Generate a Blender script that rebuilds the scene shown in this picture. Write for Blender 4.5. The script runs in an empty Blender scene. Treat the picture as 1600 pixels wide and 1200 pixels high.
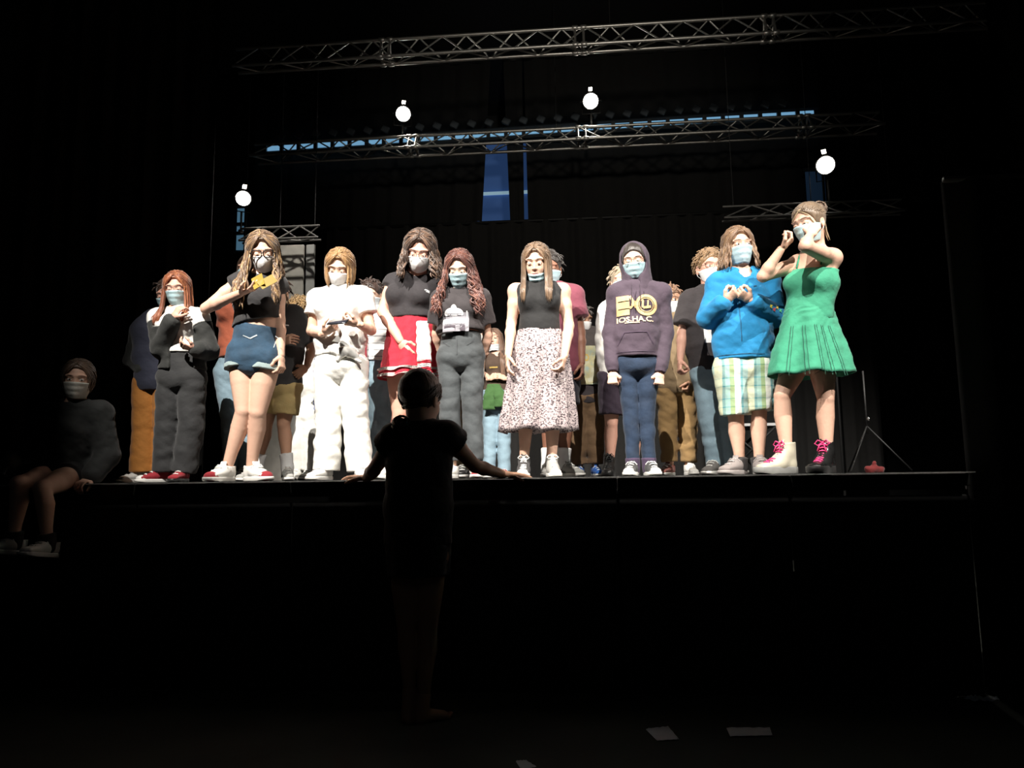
import bpy, math, random
import numpy as np
from mathutils import Vector, Matrix, Euler
from mathutils.bvhtree import BVHTree

C = bpy.context.scene.collection
sc = bpy.context.scene
PI = math.pi
# ------------------------------------------------------------------ camera
HS = 1.235            # height of the stage deck
EDGE = 4.36           # distance of the stage edge
CAMZ = HS - 0.004     # the seated onlooker's eye is level with the deck
FPX = 1155.0
YAW, PITCH, ROLL = math.atan(.082), math.radians(7.27), math.radians(0.78)
cam_d = bpy.data.cameras.new('camera'); cam = bpy.data.objects.new('camera', cam_d); C.objects.link(cam)
cam_d.sensor_width = 36; cam_d.lens = 36 * FPX / 1600; cam_d.clip_end = 100
cam.location = (0, 0, CAMZ)
CR = (Matrix.Rotation(YAW, 3, 'Z') @ Matrix.Rotation(PI/2 + PITCH, 3, 'X') @ Matrix.Rotation(-ROLL, 3, 'Z'))
cam.rotation_euler = CR.to_euler()
sc.camera = cam
def U(px, py, Y):
    """point of the scene seen at photo pixel px, py at distance Y from the audience seat"""
    d = CR @ Vector(((px - 800) / FPX, -(py - 600) / FPX, -1))
    return np.array((0, 0, CAMZ)) + np.array(d) * (Y / d.y)
# ------------------------------------------------------------------ world, exposure, stage light
w = bpy.data.worlds.new('world'); sc.world = w; w.use_nodes = True
w.node_tree.nodes['Background'].inputs[0].default_value = (.4, .45, .5, 1)
w.node_tree.nodes['Background'].inputs[1].default_value = 0.0009
sc.view_settings.view_transform = 'Standard'; sc.view_settings.look = 'None'
sc.view_settings.exposure = 0; sc.view_settings.gamma = 1; sc.view_settings.use_curve_mapping = False
def spot(name, loc, aim, power, angle, blend, col=(1, .94, .86), r=.02):
    l = bpy.data.lights.new(name, 'SPOT'); l.energy = power; l.spot_size = math.radians(angle)
    l.spot_blend = blend; l.color = col; l.shadow_soft_size = r
    o = bpy.data.objects.new(name, l); C.objects.link(o); o.location = loc
    o.rotation_euler = (Vector(aim) - Vector(loc)).to_track_quat('-Z', 'Y').to_euler()
    return o
FRONT = [((-2.3, 1.15, 5.6), (-.9, 5.1, 1.9), 3100, 52, .72), ((.3, 1.15, 5.6), (.5, 5.1, 1.9), 1500, 58, .6),
         ((3.5, 1.25, 5.6), (1.3, 5.0, 1.95), 1900, 44, .6)]
for a, b, p, an, bl in FRONT: spot('front_spot', a, b, p, an, bl, r=.006)
# added fill spot that brightens the trusses, no fixture of its own
spot('truss_fill', (.6, .6, 4.6), (.1, 8.0, 4.9), 420, 46, 1.0, (1, .93, .8), .2)
spot('panel_fill', (-2.3, 6.3, 5.6), (-2.9, 7.9, 2.9), 190, 44, .7, (1, .95, .85), .05)  # added spot that brightens the back panel, without a fixture
# audience side: an added dim fill light high behind the photographer
hl = bpy.data.lights.new('audience_fill', 'AREA'); hl.energy = 2.2; hl.size = 3; hl.color = (.75, .9, 1)
ho = bpy.data.objects.new('audience_fill', hl); C.objects.link(ho); ho.location = (.5, -3.0, 5.5)
ho.rotation_euler = (math.radians(35), 0, 0)

# ------------------------------------------------------------------ materials
MATS = {}
def mat(name, col, rough=.8, bump=0, bscale=60, sheen=0, metal=0, emit=0, var=.12, vscale=9, coat=0):
    if name in MATS: return MATS[name]
    m = bpy.data.materials.new(name); m.use_nodes = True; nt = m.node_tree; n = nt.nodes; L = nt.links
    b = n['Principled BSDF']; b.inputs['Roughness'].default_value = rough; b.inputs['Metallic'].default_value = metal
    b.inputs['Sheen Weight'].default_value = sheen; b.inputs['Coat Weight'].default_value = coat
    if emit:
        b.inputs['Base Color'].default_value = (*col, 1)
        b.inputs['Emission Color'].default_value = (*col, 1); b.inputs['Emission Strength'].default_value = emit
        MATS[name] = m; return m
    tc = n.new('ShaderNodeTexCoord'); no = n.new('ShaderNodeTexNoise'); no.inputs['Scale'].default_value = vscale
    no.inputs['Detail'].default_value = 4
    L.new(tc.outputs['Object'], no.inputs['Vector'])
    r = n.new('ShaderNodeValToRGB'); L.new(no.outputs['Fac'], r.inputs[0])
    r.color_ramp.elements[0].position = .3; r.color_ramp.elements[1].position = .7
    r.color_ramp.elements[0].color = (*[c * (1 - var) for c in col], 1)
    r.color_ramp.elements[1].color = (*[min(1, c * (1 + var)) for c in col], 1)
    L.new(r.outputs[0], b.inputs['Base Color'])
    if bump:
        n2 = n.new('ShaderNodeTexNoise'); n2.inputs['Scale'].default_value = bscale; n2.inputs['Detail'].default_value = 3
        L.new(tc.outputs['Object'], n2.inputs['Vector'])
        bp = n.new('ShaderNodeBump'); bp.inputs['Strength'].default_value = bump; bp.inputs['Distance'].default_value = .01
        L.new(n2.outputs['Fac'], bp.inputs['Height']); L.new(bp.outputs[0], b.inputs['Normal'])
    MATS[name] = m; return m
def cloth(name, col, rough=.85, bump=.5, bscale=22, var=.1, sheen=.1): return mat(name, tuple(c ** 1.2 for c in col), rough, bump, bscale, sheen, var=var)
def ramp_mat(name, stops, scale=(1, 1, 1), kind='NOISE', tex=90, rough=.8, detail=2, inter='CONSTANT', dist=0):
    if name in MATS: return MATS[name]
    m = bpy.data.materials.new(name); m.use_nodes = True; nt = m.node_tree; n = nt.nodes; L = nt.links
    b = n['Principled BSDF']; b.inputs['Roughness'].default_value = rough
    tc = n.new('ShaderNodeTexCoord'); mp = n.new('ShaderNodeMapping'); mp.inputs['Scale'].default_value = scale
    L.new(tc.outputs['Object'], mp.inputs[0])
    if kind == 'NOISE':
        t = n.new('ShaderNodeTexNoise'); t.inputs['Scale'].default_value = tex; t.inputs['Detail'].default_value = detail
    elif kind == 'VORONOI':
        t = n.new('ShaderNodeTexVoronoi'); t.inputs['Scale'].default_value = tex
    L.new(mp.outputs[0], t.inputs['Vector'])
    r = n.new('ShaderNodeValToRGB'); r.color_ramp.interpolation = inter
    L.new(t.outputs['Fac'] if kind == 'NOISE' else t.outputs['Distance'], r.inputs[0])
    e = r.color_ramp.elements
    while len(e) < len(stops): e.new(.5)
    for i, (p, c) in enumerate(stops): e[i].position = p; e[i].color = (*c, 1)
    L.new(r.outputs[0], b.inputs['Base Color']); MATS[name] = m; return m
def plaid_mat(name, xs, zs, px=.16, pz=.12, mixf=.45):
    """woven check: bands across x mixed with bands across z"""
    if name in MATS: return MATS[name]
    m = bpy.data.materials.new(name); m.use_nodes = True; nt = m.node_tree; n = nt.nodes; L = nt.links
    b = n['Principled BSDF']; b.inputs['Roughness'].default_value = .85
    tc = n.new('ShaderNodeTexCoord'); sx = n.new('ShaderNodeSeparateXYZ'); L.new(tc.outputs['Object'], sx.inputs[0])
    outs = []
    for ax, per, stops in (('X', px, xs), ('Z', pz, zs)):
        a = n.new('ShaderNodeMath'); a.operation = 'ADD'; a.inputs[1].default_value = 7.03; L.new(sx.outputs[ax], a.inputs[0])
        d = n.new('ShaderNodeMath'); d.operation = 'DIVIDE'; d.inputs[1].default_value = per; L.new(a.outputs[0], d.inputs[0])
        f = n.new('ShaderNodeMath'); f.operation = 'FRACT'; L.new(d.outputs[0], f.inputs[0])
        r = n.new('ShaderNodeValToRGB'); r.color_ramp.interpolation = 'CONSTANT'; L.new(f.outputs[0], r.inputs[0])
        e = r.color_ramp.elements
        while len(e) < len(stops): e.new(.5)
        for i, (p, c) in enumerate(stops): e[i].position = p; e[i].color = (*c, 1)
        outs.append(r)
    mx = n.new('ShaderNodeMix'); mx.data_type = 'RGBA'; mx.inputs[0].default_value = mixf
    L.new(outs[0].outputs[0], mx.inputs[6]); L.new(outs[1].outputs[0], mx.inputs[7]); L.new(mx.outputs[2], b.inputs['Base Color'])
    no = n.new('ShaderNodeTexNoise'); no.inputs['Scale'].default_value = 22; L.new(tc.outputs['Object'], no.inputs['Vector'])
    bp = n.new('ShaderNodeBump'); bp.inputs['Strength'].default_value = .5; bp.inputs['Distance'].default_value = .01
    L.new(no.outputs['Fac'], bp.inputs['Height']); L.new(bp.outputs[0], b.inputs['Normal'])
    MATS[name] = m; return m

# ------------------------------------------------------------------ mesh helpers
def new_obj(name, me, parent=None, m=None, **props):
    o = bpy.data.objects.new(name, me); C.objects.link(o)
    if m is not None:
        for x in (m if isinstance(m, (list, tuple)) else [m]): me.materials.append(x)
    if parent is not None: o.parent = parent
    for k, v in props.items(): o[k] = v
    return o
class Q:
    """collects quads; build() links them as one mesh object"""
    def __init__(s): s.v = []; s.f = []; s.mi = []; s.n = 0
    def add(s, v, f, mi=0):
        v = np.asarray(v, dtype=np.float32).reshape(-1, 3); f = np.asarray(f, dtype=np.int32).reshape(-1, 4)
        s.v.append(v); s.f.append(f + s.n); s.mi.append(np.full(len(f), mi, np.int32)); s.n += len(v); return s
    def mesh(s, name, org=(0, 0, 0), smooth=True):
        V = np.concatenate(s.v) - np.asarray(org, np.float32); F = np.concatenate(s.f); MI = np.concatenate(s.mi)
        me = bpy.data.meshes.new(name); me.vertices.add(len(V)); me.vertices.foreach_set('co', V.ravel().astype(np.float32))
        me.loops.add(F.size); me.loops.foreach_set('vertex_index', F.ravel().astype(np.int32))
        me.polygons.add(len(F)); me.polygons.foreach_set('loop_start', np.arange(0, F.size, 4, dtype=np.int32))
        me.polygons.foreach_set('material_index', MI)
        me.polygons.foreach_set('use_smooth', np.full(len(F), smooth)); me.update(calc_edges=True); me.validate(); return me
    def build(s, name, m, parent=None, org=(0, 0, 0), smooth=True, **props):
        return new_obj(name, s.mesh(name, org, smooth), parent, m, **props)
    # shapes
    def loft(s, rings, mi=0, cap=True):
        R = np.asarray(rings, np.float32); n, m = R.shape[:2]
        if cap:
            c0 = R[0].mean(0); c1 = R[-1].mean(0)
            R = np.concatenate([(c0 + (R[:1] - c0) * 1e-3), R, (c1 + (R[-1:] - c1) * 1e-3)]); n += 2
        i = np.arange(n - 1)[:, None] * m; j = np.arange(m)[None]; k = (j + 1) % m
        f = np.stack([i + j, i + k, i + m + k, i + m + j], -1).reshape(-1, 4)
        return s.add(R.reshape(-1, 3), f, mi)
    def box(s, c, size, R=None, bev=.0, mi=0):
        hx, hy, hz = [a / 2 for a in size]; b = min(bev, hx * .9, hy * .9, hz * .9)
        def ring(z, k):
            x, y = hx - k, hy - k
            if b: pts = [(-x + b, -y), (x - b, -y), (x, -y + b), (x, y - b), (x - b, y), (-x + b, y), (-x, y - b), (-x, -y + b)]
            else: pts = [(-x, -y), (x, -y), (x, y), (-x, y)]
            return [(p[0], p[1], z) for p in pts]
        rs = [ring(-hz, b), ring(-hz + b, 0), ring(hz - b, 0), ring(hz, b)] if b else [ring(-hz, 0), ring(hz, 0)]
        a = np.array(rs, np.float32)
        if R is not None: a = a @ np.array(R, np.float32).T
        return s.loft(a + np.asarray(c, np.float32), mi)
    def tube(s, pts, rad, n=6, mi=0, flat=1.0):
        P = np.asarray(pts, np.float32); m = len(P); rad = np.broadcast_to(np.asarray(rad, np.float32), (m,))
        T = np.gradient(P, axis=0); T /= (np.linalg.norm(T, axis=1, keepdims=True) + 1e-9)
        u = np.cross(T[0], (0, 0, 1.)); 
        if np.linalg.norm(u) < .1: u = np.cross(T[0], (0, 1., 0))
        u /= np.linalg.norm(u); a = np.arange(n) * 2 * PI / n; rings = []
        for i in range(m):
            u = u - T[i] * (u @ T[i]); u /= (np.linalg.norm(u) + 1e-9); v = np.cross(T[i], u)
            rings.append(P[i] + rad[i] * (np.cos(a)[:, None] * u + flat * np.sin(a)[:, None] * v))
        return s.loft(rings, mi)
    def ball(s, c, r, R=None, n=10, m=7, mi=0):
        r = np.broadcast_to(np.asarray(r, np.float32), (3,)); rings = []
        for i in range(m):
            t = -PI/2 + PI * (i + .5) / m; a = np.arange(n) * 2 * PI / n
            rings.append(np.stack([np.cos(a) * math.cos(t) * r[0], np.sin(a) * math.cos(t) * r[1], np.full(n, math.sin(t) * r[2])], -1))
        A = np.array(rings, np.float32)
        if R is not None: A = A @ np.array(R, np.float32).T
        return s.loft(A + np.asarray(c, np.float32), mi)
    def cyl(s, a, b, r, n=16, mi=0):
        a = np.asarray(a, float); b = np.asarray(b, float); d = (b - a); d /= np.linalg.norm(d)
        u = np.cross(d, (0, 0, 1.)); u = u if np.linalg.norm(u) > .1 else np.cross(d, (0, 1., 0)); u /= np.linalg.norm(u); v = np.cross(d, u)
        t = np.arange(n) * 2 * PI / n; o = np.cos(t)[:, None] * u + np.sin(t)[:, None] * v
        r0, r1 = (r if isinstance(r, (tuple, list)) else (r, r))
        return s.loft([a + o * r0, b + o * r1], mi)

def unit(v): v = np.asarray(v, float); return v / (np.linalg.norm(v) + 1e-12)
def lerp(a, b, t): return np.asarray(a, float) * (1 - t) + np.asarray(b, float) * t
def thing(name, label, cat, loc=(0, 0, 0), group=None):
    o = bpy.data.objects.new(name, None); C.objects.link(o); o.location = loc; o.empty_display_size = .1
    o['label'] = label; o['category'] = cat
    if group: o['group'] = group
    return o

# ------------------------------------------------------------------ implicit surfaces (bodies and clothes)
def ec(a, b, ra, rb, lat=None, flat=0):
    """tapered limb a-b; ra/rb radius or (across, deep); flat: 1 cut at b, 2 cut at both ends"""
    a = np.asarray(a, float); b = np.asarray(b, float); w = b - a; L = np.linalg.norm(w) + 1e-6; w = w / L
    if lat is None: lat = (1, .02, .01)
    lat = np.asarray(lat, float); lat = lat - w * (lat @ w)
    if np.linalg.norm(lat) < .05: lat = np.cross(w, (0, 1, 0))
    lat = unit(lat); dep = np.cross(w, lat)
    ra = ra if isinstance(ra, (tuple, list)) else (ra, ra); rb = rb if isinstance(rb, (tuple, list)) else (rb, rb)
    R = max(*ra, *rb); lo = np.minimum(a, b) - R; hi = np.maximum(a, b) + R
    def d(x, y, z):
        qx, qy, qz = x - a[0], y - a[1], z - a[2]
        s_ = qx * w[0] + qy * w[1] + qz * w[2]; t = np.clip(s_ / L, 0, 1)
        rx = ra[0] + (rb[0] - ra[0]) * t; ry = ra[1] + (rb[1] - ra[1]) * t; mn = np.minimum(rx, ry)
        u = (qx * lat[0] + qy * lat[1] + qz * lat[2]) / rx; v = (qx * dep[0] + qy * dep[1] + qz * dep[2]) / ry
        e = s_ - t * L
        if flat == 2: return np.maximum((np.sqrt(u * u + v * v) - 1) * mn, np.maximum(-s_, s_ - L))
        if flat == 1:
            e2 = np.minimum(e, 0) / mn
            return np.maximum((np.sqrt(u * u + v * v + e2 * e2) - 1) * mn, s_ - L)
        c = e / mn
        return (np.sqrt(u * u + v * v + c * c) - 1) * mn
    return d, lo, hi
def el(c, r, R=None):
    c = np.asarray(c, float); r = np.asarray(r, float); R = np.eye(3) if R is None else np.asarray(R, float)
    m = r.max()
    def d(x, y, z):
        q = (x - c[0], y - c[1], z - c[2])
        k = [(q[0] * R[0, i] + q[1] * R[1, i] + q[2] * R[2, i]) for i in range(3)]
        k0 = np.sqrt(sum((k[i] / r[i]) ** 2 for i in range(3))); k1 = np.sqrt(sum((k[i] / r[i] ** 2) ** 2 for i in range(3))) + 1e-6
        return k0 * (k0 - 1) / k1
    return d, c - m, c + m
def plane(p, n):
    p = np.asarray(p, float); n = unit(n)
    return lambda x, y, z: (x - p[0]) * n[0] + (y - p[1]) * n[1] + (z - p[2]) * n[2]
WS = np.random.RandomState(5).uniform(-1, 1, (8, 3)); WP = np.random.RandomState(6).uniform(0, 6, 8)
def wrinkle(x, y, z, fr, an=(1, 1, 1.7)):
    s = 0
    for i in range(4):
        k = WS[i] * fr * (1 + .5 * i) * np.array(an); l = WS[i + 4] * fr * .6
        s = s + np.sin(k[0] * x + k[1] * y + k[2] * z + 1.8 * np.sin(l[0] * x + l[1] * y + l[2] * z + WP[i]) + WP[i + 4]) / (1 + .5 * i)
    r = 0
    for i in range(3):
        k = WS[7 - i] * fr * (1.1 + .6 * i) * np.array(an); l = WS[3 - i] * fr * .7
        r = r + (.55 - 1.3 * np.abs(np.sin(k[0] * x + k[1] * y + k[2] * z + 1.6 * np.sin(l[0] * x + l[1] * y + l[2] * z + WP[i + 2]) + WP[i]))) * (.9 - .2 * i)
    return s / 3.2 + r / 2.4
class Field:
    def __init__(s, h): s.h = h; s.ops = []
    def add(s, p, k=.015): s.ops.append(('a', p, k)); return s
    def sub(s, p, k=.004): s.ops.append(('s', p, k)); return s
    def cut(s, p, n): s.ops.append(('c', plane(p, n), 0)); return s
    def noise(s, amp, fr=26, an=(1, 1, 1.7)): s.ops.append(('n', amp, (fr, an))); return s
    def surf(s):
        h = s.h; A = [o[1] for o in s.ops if o[0] == 'a']
        lo = np.min([a[1] for a in A], 0) - 3 * h - .02; hi = np.max([a[2] for a in A], 0) + 3 * h + .02
        n = np.ceil((hi - lo) / h).astype(int) + 1
        ax = [(lo[i] + h * np.arange(n[i])).astype(np.float32) for i in range(3)]
        f = np.full(n, .05, np.float32)
        for kind, p, k in s.ops:
            kz = None
            if kind == 'a' and isinstance(k, tuple): kz = k[1:]; k = k[0]
            if kind in 'as':
                d, plo, phi = p; mg = k + 3 * h
                i0 = np.clip(np.floor((plo - mg - lo) / h).astype(int), 0, n); i1 = np.clip(np.ceil((phi + mg - lo) / h).astype(int) + 1, 0, n)
                if (i1 <= i0).any(): continue
                sl = tuple(slice(i0[i], i1[i]) for i in range(3))
                x = ax[0][sl[0]][:, None, None]; y = ax[1][sl[1]][None, :, None]; z = ax[2][sl[2]][None, None]
                v = d(x, y, z).astype(np.float32); g = f[sl]
                if kind == 'a' and kz is not None:
                    kk = kz[1] + (k - kz[1]) * np.clip((z - kz[0]) / .07, 0, 1)
                    hh = np.maximum(kk - np.abs(g - v), 0) / kk; f[sl] = np.minimum(g, v) - hh * hh * kk / 4
                elif kind == 'a':
                    hh = np.maximum(k - np.abs(g - v), 0) / k; f[sl] = np.minimum(g, v) - hh * hh * k / 4
                else:
                    hh = np.maximum(k - np.abs(g + v), 0) / k; f[sl] = np.maximum(g, -v) + hh * hh * k / 4
            else:
                x = ax[0][:, None, None]; y = ax[1][None, :, None]; z = ax[2][None, None]
                if kind == 'c': f = np.maximum(f, p(x, y, z)).astype(np.float32)
                else:
                    f = f + (p * wrinkle(x, y, z, *k) * (f < .045)).astype(np.float32)
        f[0] = f[-1] = .05; f[:, 0] = f[:, -1] = .05; f[:, :, 0] = f[:, :, -1] = .05
        return nets(f, lo, h)
def nets(f, lo, h):
    s = f < 0; c = [s[i:s.shape[0] - 1 + i, j:s.shape[1] - 1 + j, k:s.shape[2] - 1 + k] for i in (0, 1) for j in (0, 1) for k in (0, 1)]
    anyv = np.zeros_like(c[0]); allv = np.ones_like(c[0])
    for q in c: anyv = anyv | q; allv = allv & q
    cell = np.argwhere(anyv & ~allv)
    idx = np.full(anyv.shape, -1, np.int32); idx[tuple(cell.T)] = np.arange(len(cell))
    acc = np.zeros((len(cell), 3)); cnt = np.zeros((len(cell), 1))
    cs = [(i, j, k) for i in (0, 1) for j in (0, 1) for k in (0, 1)]
    val = {q: f[cell[:, 0] + q[0], cell[:, 1] + q[1], cell[:, 2] + q[2]] for q in cs}
    for a in cs:
        for ax_ in range(3):
            if a[ax_]: continue
            b = list(a); b[ax_] = 1; b = tuple(b); va, vb = val[a], val[b]; m = (va < 0) != (vb < 0)
            t = np.where(m, va / np.where(m, va - vb, 1), 0)
            p = np.tile(np.array(a, float), (len(cell), 1)); p[:, ax_] = t
            acc += p * m[:, None]; cnt += m[:, None]
    V = lo + h * (cell + acc / np.maximum(cnt, 1)); F = []
    for ax_ in range(3):
        u, v = (ax_ + 1) % 3, (ax_ + 2) % 3
        sh = [slice(None)] * 3; sh[ax_] = slice(0, -1); sh2 = list(sh); sh2[ax_] = slice(1, None)
        m = s[tuple(sh)] != s[tuple(sh2)]; e = np.argwhere(m)
        e = e[(e[:, u] > 0) & (e[:, v] > 0)]
        inside = s[tuple(e.T)]
        du = np.zeros(3, int); du[u] = 1; dv = np.zeros(3, int); dv[v] = 1
        ok = (e[:, u] < idx.shape[u]) & (e[:, v] < idx.shape[v]); e = e[ok]; inside = inside[ok]
        q = np.stack([idx[tuple((e - du - dv).T)], idx[tuple((e - dv).T)], idx[tuple(e.T)], idx[tuple((e - du).T)]], -1)
        q[~inside] = q[~inside][:, ::-1]; F.append(q)
    return V.astype(np.float32), np.concatenate(F)
# ------------------------------------------------------------------ people
SKIN = {'fair': (.68, .42, .31), 'pink': (.66, .36, .27), 'tan': (.52, .29, .19), 'dark': (.24, .105, .065)}
def skin(k): return mat('skin_' + k, SKIN[k], .55, .12, 60, var=.05)
RND = random.Random(11)
def rot(yaw=0, pitch=0, roll=0):
    """head frame: x = picture right, -y = face direction, z = up; pitch > 0 bows, yaw > 0 turns to picture right"""
    return np.array(Matrix.Rotation(math.radians(yaw), 3, 'Z') @ Matrix.Rotation(math.radians(pitch), 3, 'X') @ Matrix.Rotation(math.radians(roll), 3, 'Y'))
class Person:
    def __init__(s, label, Y, cx, yt, yf, tone='fair', hy=(0, 0, 0), fem=True, build=1.0, J=None, hscale=1.0, h=.008, group=None, foot=None, lb=.86, hb=.93):
        s.lb, s.hb = lb, hb
        s.Y, s.tone, s.build, s.fem, s.h = Y, tone, build, fem, h
        s.M = float(np.linalg.norm(U(cx, yf, Y) - U(cx, yt, Y))); H = yf - yt; s.ppm = H / s.M
        d = dict(head=(cx, yt + .075 * H), neck=(cx, yt + .165 * H), chest=(cx, yt + .27 * H), waist=(cx, yt + .39 * H), pelvis=(cx, yt + .49 * H),
                 shA=(cx - .1 * H, yt + .2 * H), shB=(cx + .1 * H, yt + .2 * H), elA=(cx - .13 * H, yt + .36 * H), elB=(cx + .13 * H, yt + .36 * H),
                 wrA=(cx - .135 * H, yt + .49 * H, -.06), wrB=(cx + .135 * H, yt + .49 * H, -.06), haA=(cx - .135 * H, yt + .57 * H, -.08), haB=(cx + .135 * H, yt + .57 * H, -.08),
                 hipA=(cx - .052 * H, yt + .52 * H), hipB=(cx + .052 * H, yt + .52 * H), knA=(cx - .055 * H, yt + .74 * H, -.02), knB=(cx + .055 * H, yt + .74 * H, -.02),
                 anA=(cx - .058 * H, yf - .045 * H), anB=(cx + .058 * H, yf - .045 * H))
        d.update(J or {}); s.px = d
        s.j = {k: U(v[0], v[1], Y + (v[2] if len(v) > 2 else 0)) for k, v in d.items()}
        s.hs = s.M * .152 / .225 * hscale
        s.R = rot(*hy); s.org = np.array((s.j['pelvis'][0], s.j['pelvis'][1], HS if foot is None else foot))
        s.root = thing('person', label, 'person', s.org, group)
        s.lat = unit(s.j['shB'] - s.j['shA']); s.hlat = unit(s.j['hipB'] - s.j['hipA'])
        f = -np.cross((0, 0, 1), s.lat); s.front = unit(f)
        s.done_body = False
    def hp(s, x, y, z): return s.j['head'] + s.R @ (np.array((x, y, z), float) * s.hs)
    def add(s, q, name, m, smooth=True, parent=None, **kw):
        o = q.build(name, m, parent or s.root, s.org, smooth, **kw); return o
    def surf(s, fld, name, m, **kw):
        q = Q(); q.add(*fld.surf()); return s.add(q, name, m, **kw)
    # ---- torso
    def torso(s, F, o=0.0, k=.03, up=True, low=True, bust=None, wx=1.0):
        j, M, b = s.j, s.M, s.build; T = lambda a, c: (a * M * b + o, c * M * b + o)
        if low: F.add(ec(lerp(j['hipA'], j['hipB'], .5) + (0, 0, .01), j['waist'], T(.098 * s.hb, .07), T(.076 * wx, .056 * wx), s.hlat), k)
        F.add(ec(j['waist'], j['chest'], T(.076 * wx, .056 * wx), T(.086, .06), s.lat), k)
        if up:
            S = lerp(j['shA'], j['shB'], .5); S = lerp(S, j['neck'], .25)
            F.add(ec(j['chest'], S, T(.086, .06), T(.07, .042), s.lat), k)
            for e in 'AB':
                F.add(ec(lerp(S, j['neck'], .45), j['sh' + e], .03 * M * b + o * .8, .03 * M * b + o * .8), k)
                F.add(ec(lerp(j['chest'], j['sh' + e], .35), j['sh' + e], .04 * M * b + o * .8, .03 * M * b + o * .8), k)
        if s.fem if bust is None else bust:
            for e in (-1, 1):
                F.add(el(j['chest'] + s.lat * e * .045 * M + s.front * .045 * M * b + (0, 0, .005), np.array((.038, .03, .036)) * M * b + o), k)
        return F
    def arm(s, F, e, r=.93, o=0, k=.015):
        j, M = s.j, s.M * s.build * r
        F.add(ec(j['sh' + e], lerp(j['sh' + e], j['el' + e], .4), .031 * M + o, .029 * M + o), .025).add(ec(lerp(j['sh' + e], j['el' + e], .4), j['el' + e], .029 * M + o, .0225 * M + o), k)
        F.add(ec(j['el' + e], lerp(j['el' + e], j['wr' + e], .3), .0225 * M + o, .0235 * M + o), k)
        F.add(ec(lerp(j['el' + e], j['wr' + e], .3), j['wr' + e], .0235 * M + o, .0155 * M + o), k); return F
    def crotch(s): return min(s.j['hipA'][2], s.j['hipB'][2]) - .055 * s.M
    def leg(s, F, e, r=1.0, k=.02):
        j, M = s.j, s.M * s.build * r * s.lb; k = (.03, s.crotch(), .002)
        F.add(ec(j['hip' + e], lerp(j['hip' + e], j['kn' + e], .45), .06 * M, .051 * M), k).add(ec(lerp(j['hip' + e], j['kn' + e], .45), j['kn' + e], .051 * M, .035 * M), k)
        ca = lerp(j['kn' + e], j['an' + e], .3) + np.array((0, .012, 0))
        F.add(ec(j['kn' + e], ca, .034 * M, .037 * M), k).add(ec(ca, lerp(j['kn' + e], j['an' + e], .75), .037 * M, .025 * M), k)
        F.add(ec(lerp(j['kn' + e], j['an' + e], .75), j['an' + e], .025 * M, .022 * M), k)
        F.add(el(j['kn' + e] - np.array((0, .012, 0)), np.array((.03, .028, .035)) * M), (.025, s.crotch() + .5, .006)); return F
    def body(s, hands=('A', 'B'), curl=None, pal=None, legs=True, bare_feet=False, lips=False, ears=True, skipbody=False):
        q = Q(); j, M = s.j, s.M
        F = Field(s.h); s.torso(F)
        for e in 'AB':
            s.arm(F, e)
            if legs: s.leg(F, e)
        F.add(ec(lerp(j['shA'], j['shB'], .5), s.hp(0, .022, -.06), .04 * M, .033 * M), .03)
        q.add(*F.surf())
        # head
        G = Field(.0036 * max(.9, s.hs)); P, S, R = s.hp, s.hs, s.R
        E = lambda c, r: el(P(*c), np.array(r) * S, R)
        G.add(E((0, .014, .03), (.072, .09, .083)), .02).add(E((0, -.018, -.022), (.061, .07, .082)), .03)
        G.add(E((0, -.032, -.074), (.04, .048, .036)), .035)
        for e in (-1, 1):
            G.add(E((e * .034, -.05, -.03), (.018, .029, .026)), .02)
            G.sub(E((e * .031, -.098, .006), (.019, .0125, .011)), .02)
            G.add(E((e * .031, -.074, .002), (.015, .0145, .011)), .006)
            G.add(ec(P(e * .012, -.083, .026), P(e * .05, -.07, .026), .009 * S, .007 * S), .015)
            if ears:
                G.add(E((e * .074, .012, -.012), (.009, .019, .031)), .008).sub(E((e * .081, .006, -.01), (.004, .009, .016)), .004)
        G.add(ec(P(0, -.082, .008), P(0, -.099, -.03), .006 * S, .0085 * S), .012)
        for e in (-1, 1): G.add(E((e * .009, -.09, -.033), (.007, .008, .006)), .008)
        G.add(E((0, -.083, -.058), (.021, .008, .0045)), .006).add(E((0, -.081, -.068), (.018, .008, .006)), .006)
        G.add(ec(lerp(j['shA'], j['shB'], .5) + (0, 0, .02), P(0, .022, -.06), .036 * M, .034 * M), .03)
        q.add(*G.surf())
        for e in hands:
            s.hand(q, e, (curl or {}).get(e, .35), (pal or {}).get(e))
        if bare_feet:
            for e in 'AB': q.add(*s.foot(e).surf())
        return s.add(q, 'body', skin(s.tone))
    def foot(s, e):
        j, M = s.j, s.M; a = j['an' + e]; t = s.toe[e]; F = Field(.006); g = np.array((a[0], a[1], s.org[2]))
        lt = np.cross((0, 0, 1), t)
        F.add(ec(a, g + (0, 0, .025) - t * .02, .022 * M, (.024 * M)), .02).add(ec(g + (0, 0, .028), g + t * .11 + (0, 0, .016), .022 * M, (.026 * M, .012 * M), lt), .02)
        for i in range(5):
            F.add(ec(g + t * .1 + lt * (.03 - .015 * i) + (0, 0, .012), g + t * (.165 - .008 * i) + lt * (.032 - .016 * i) + (0, 0, .009), .011, .009 - .0007 * i), .006)
        return F
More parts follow.
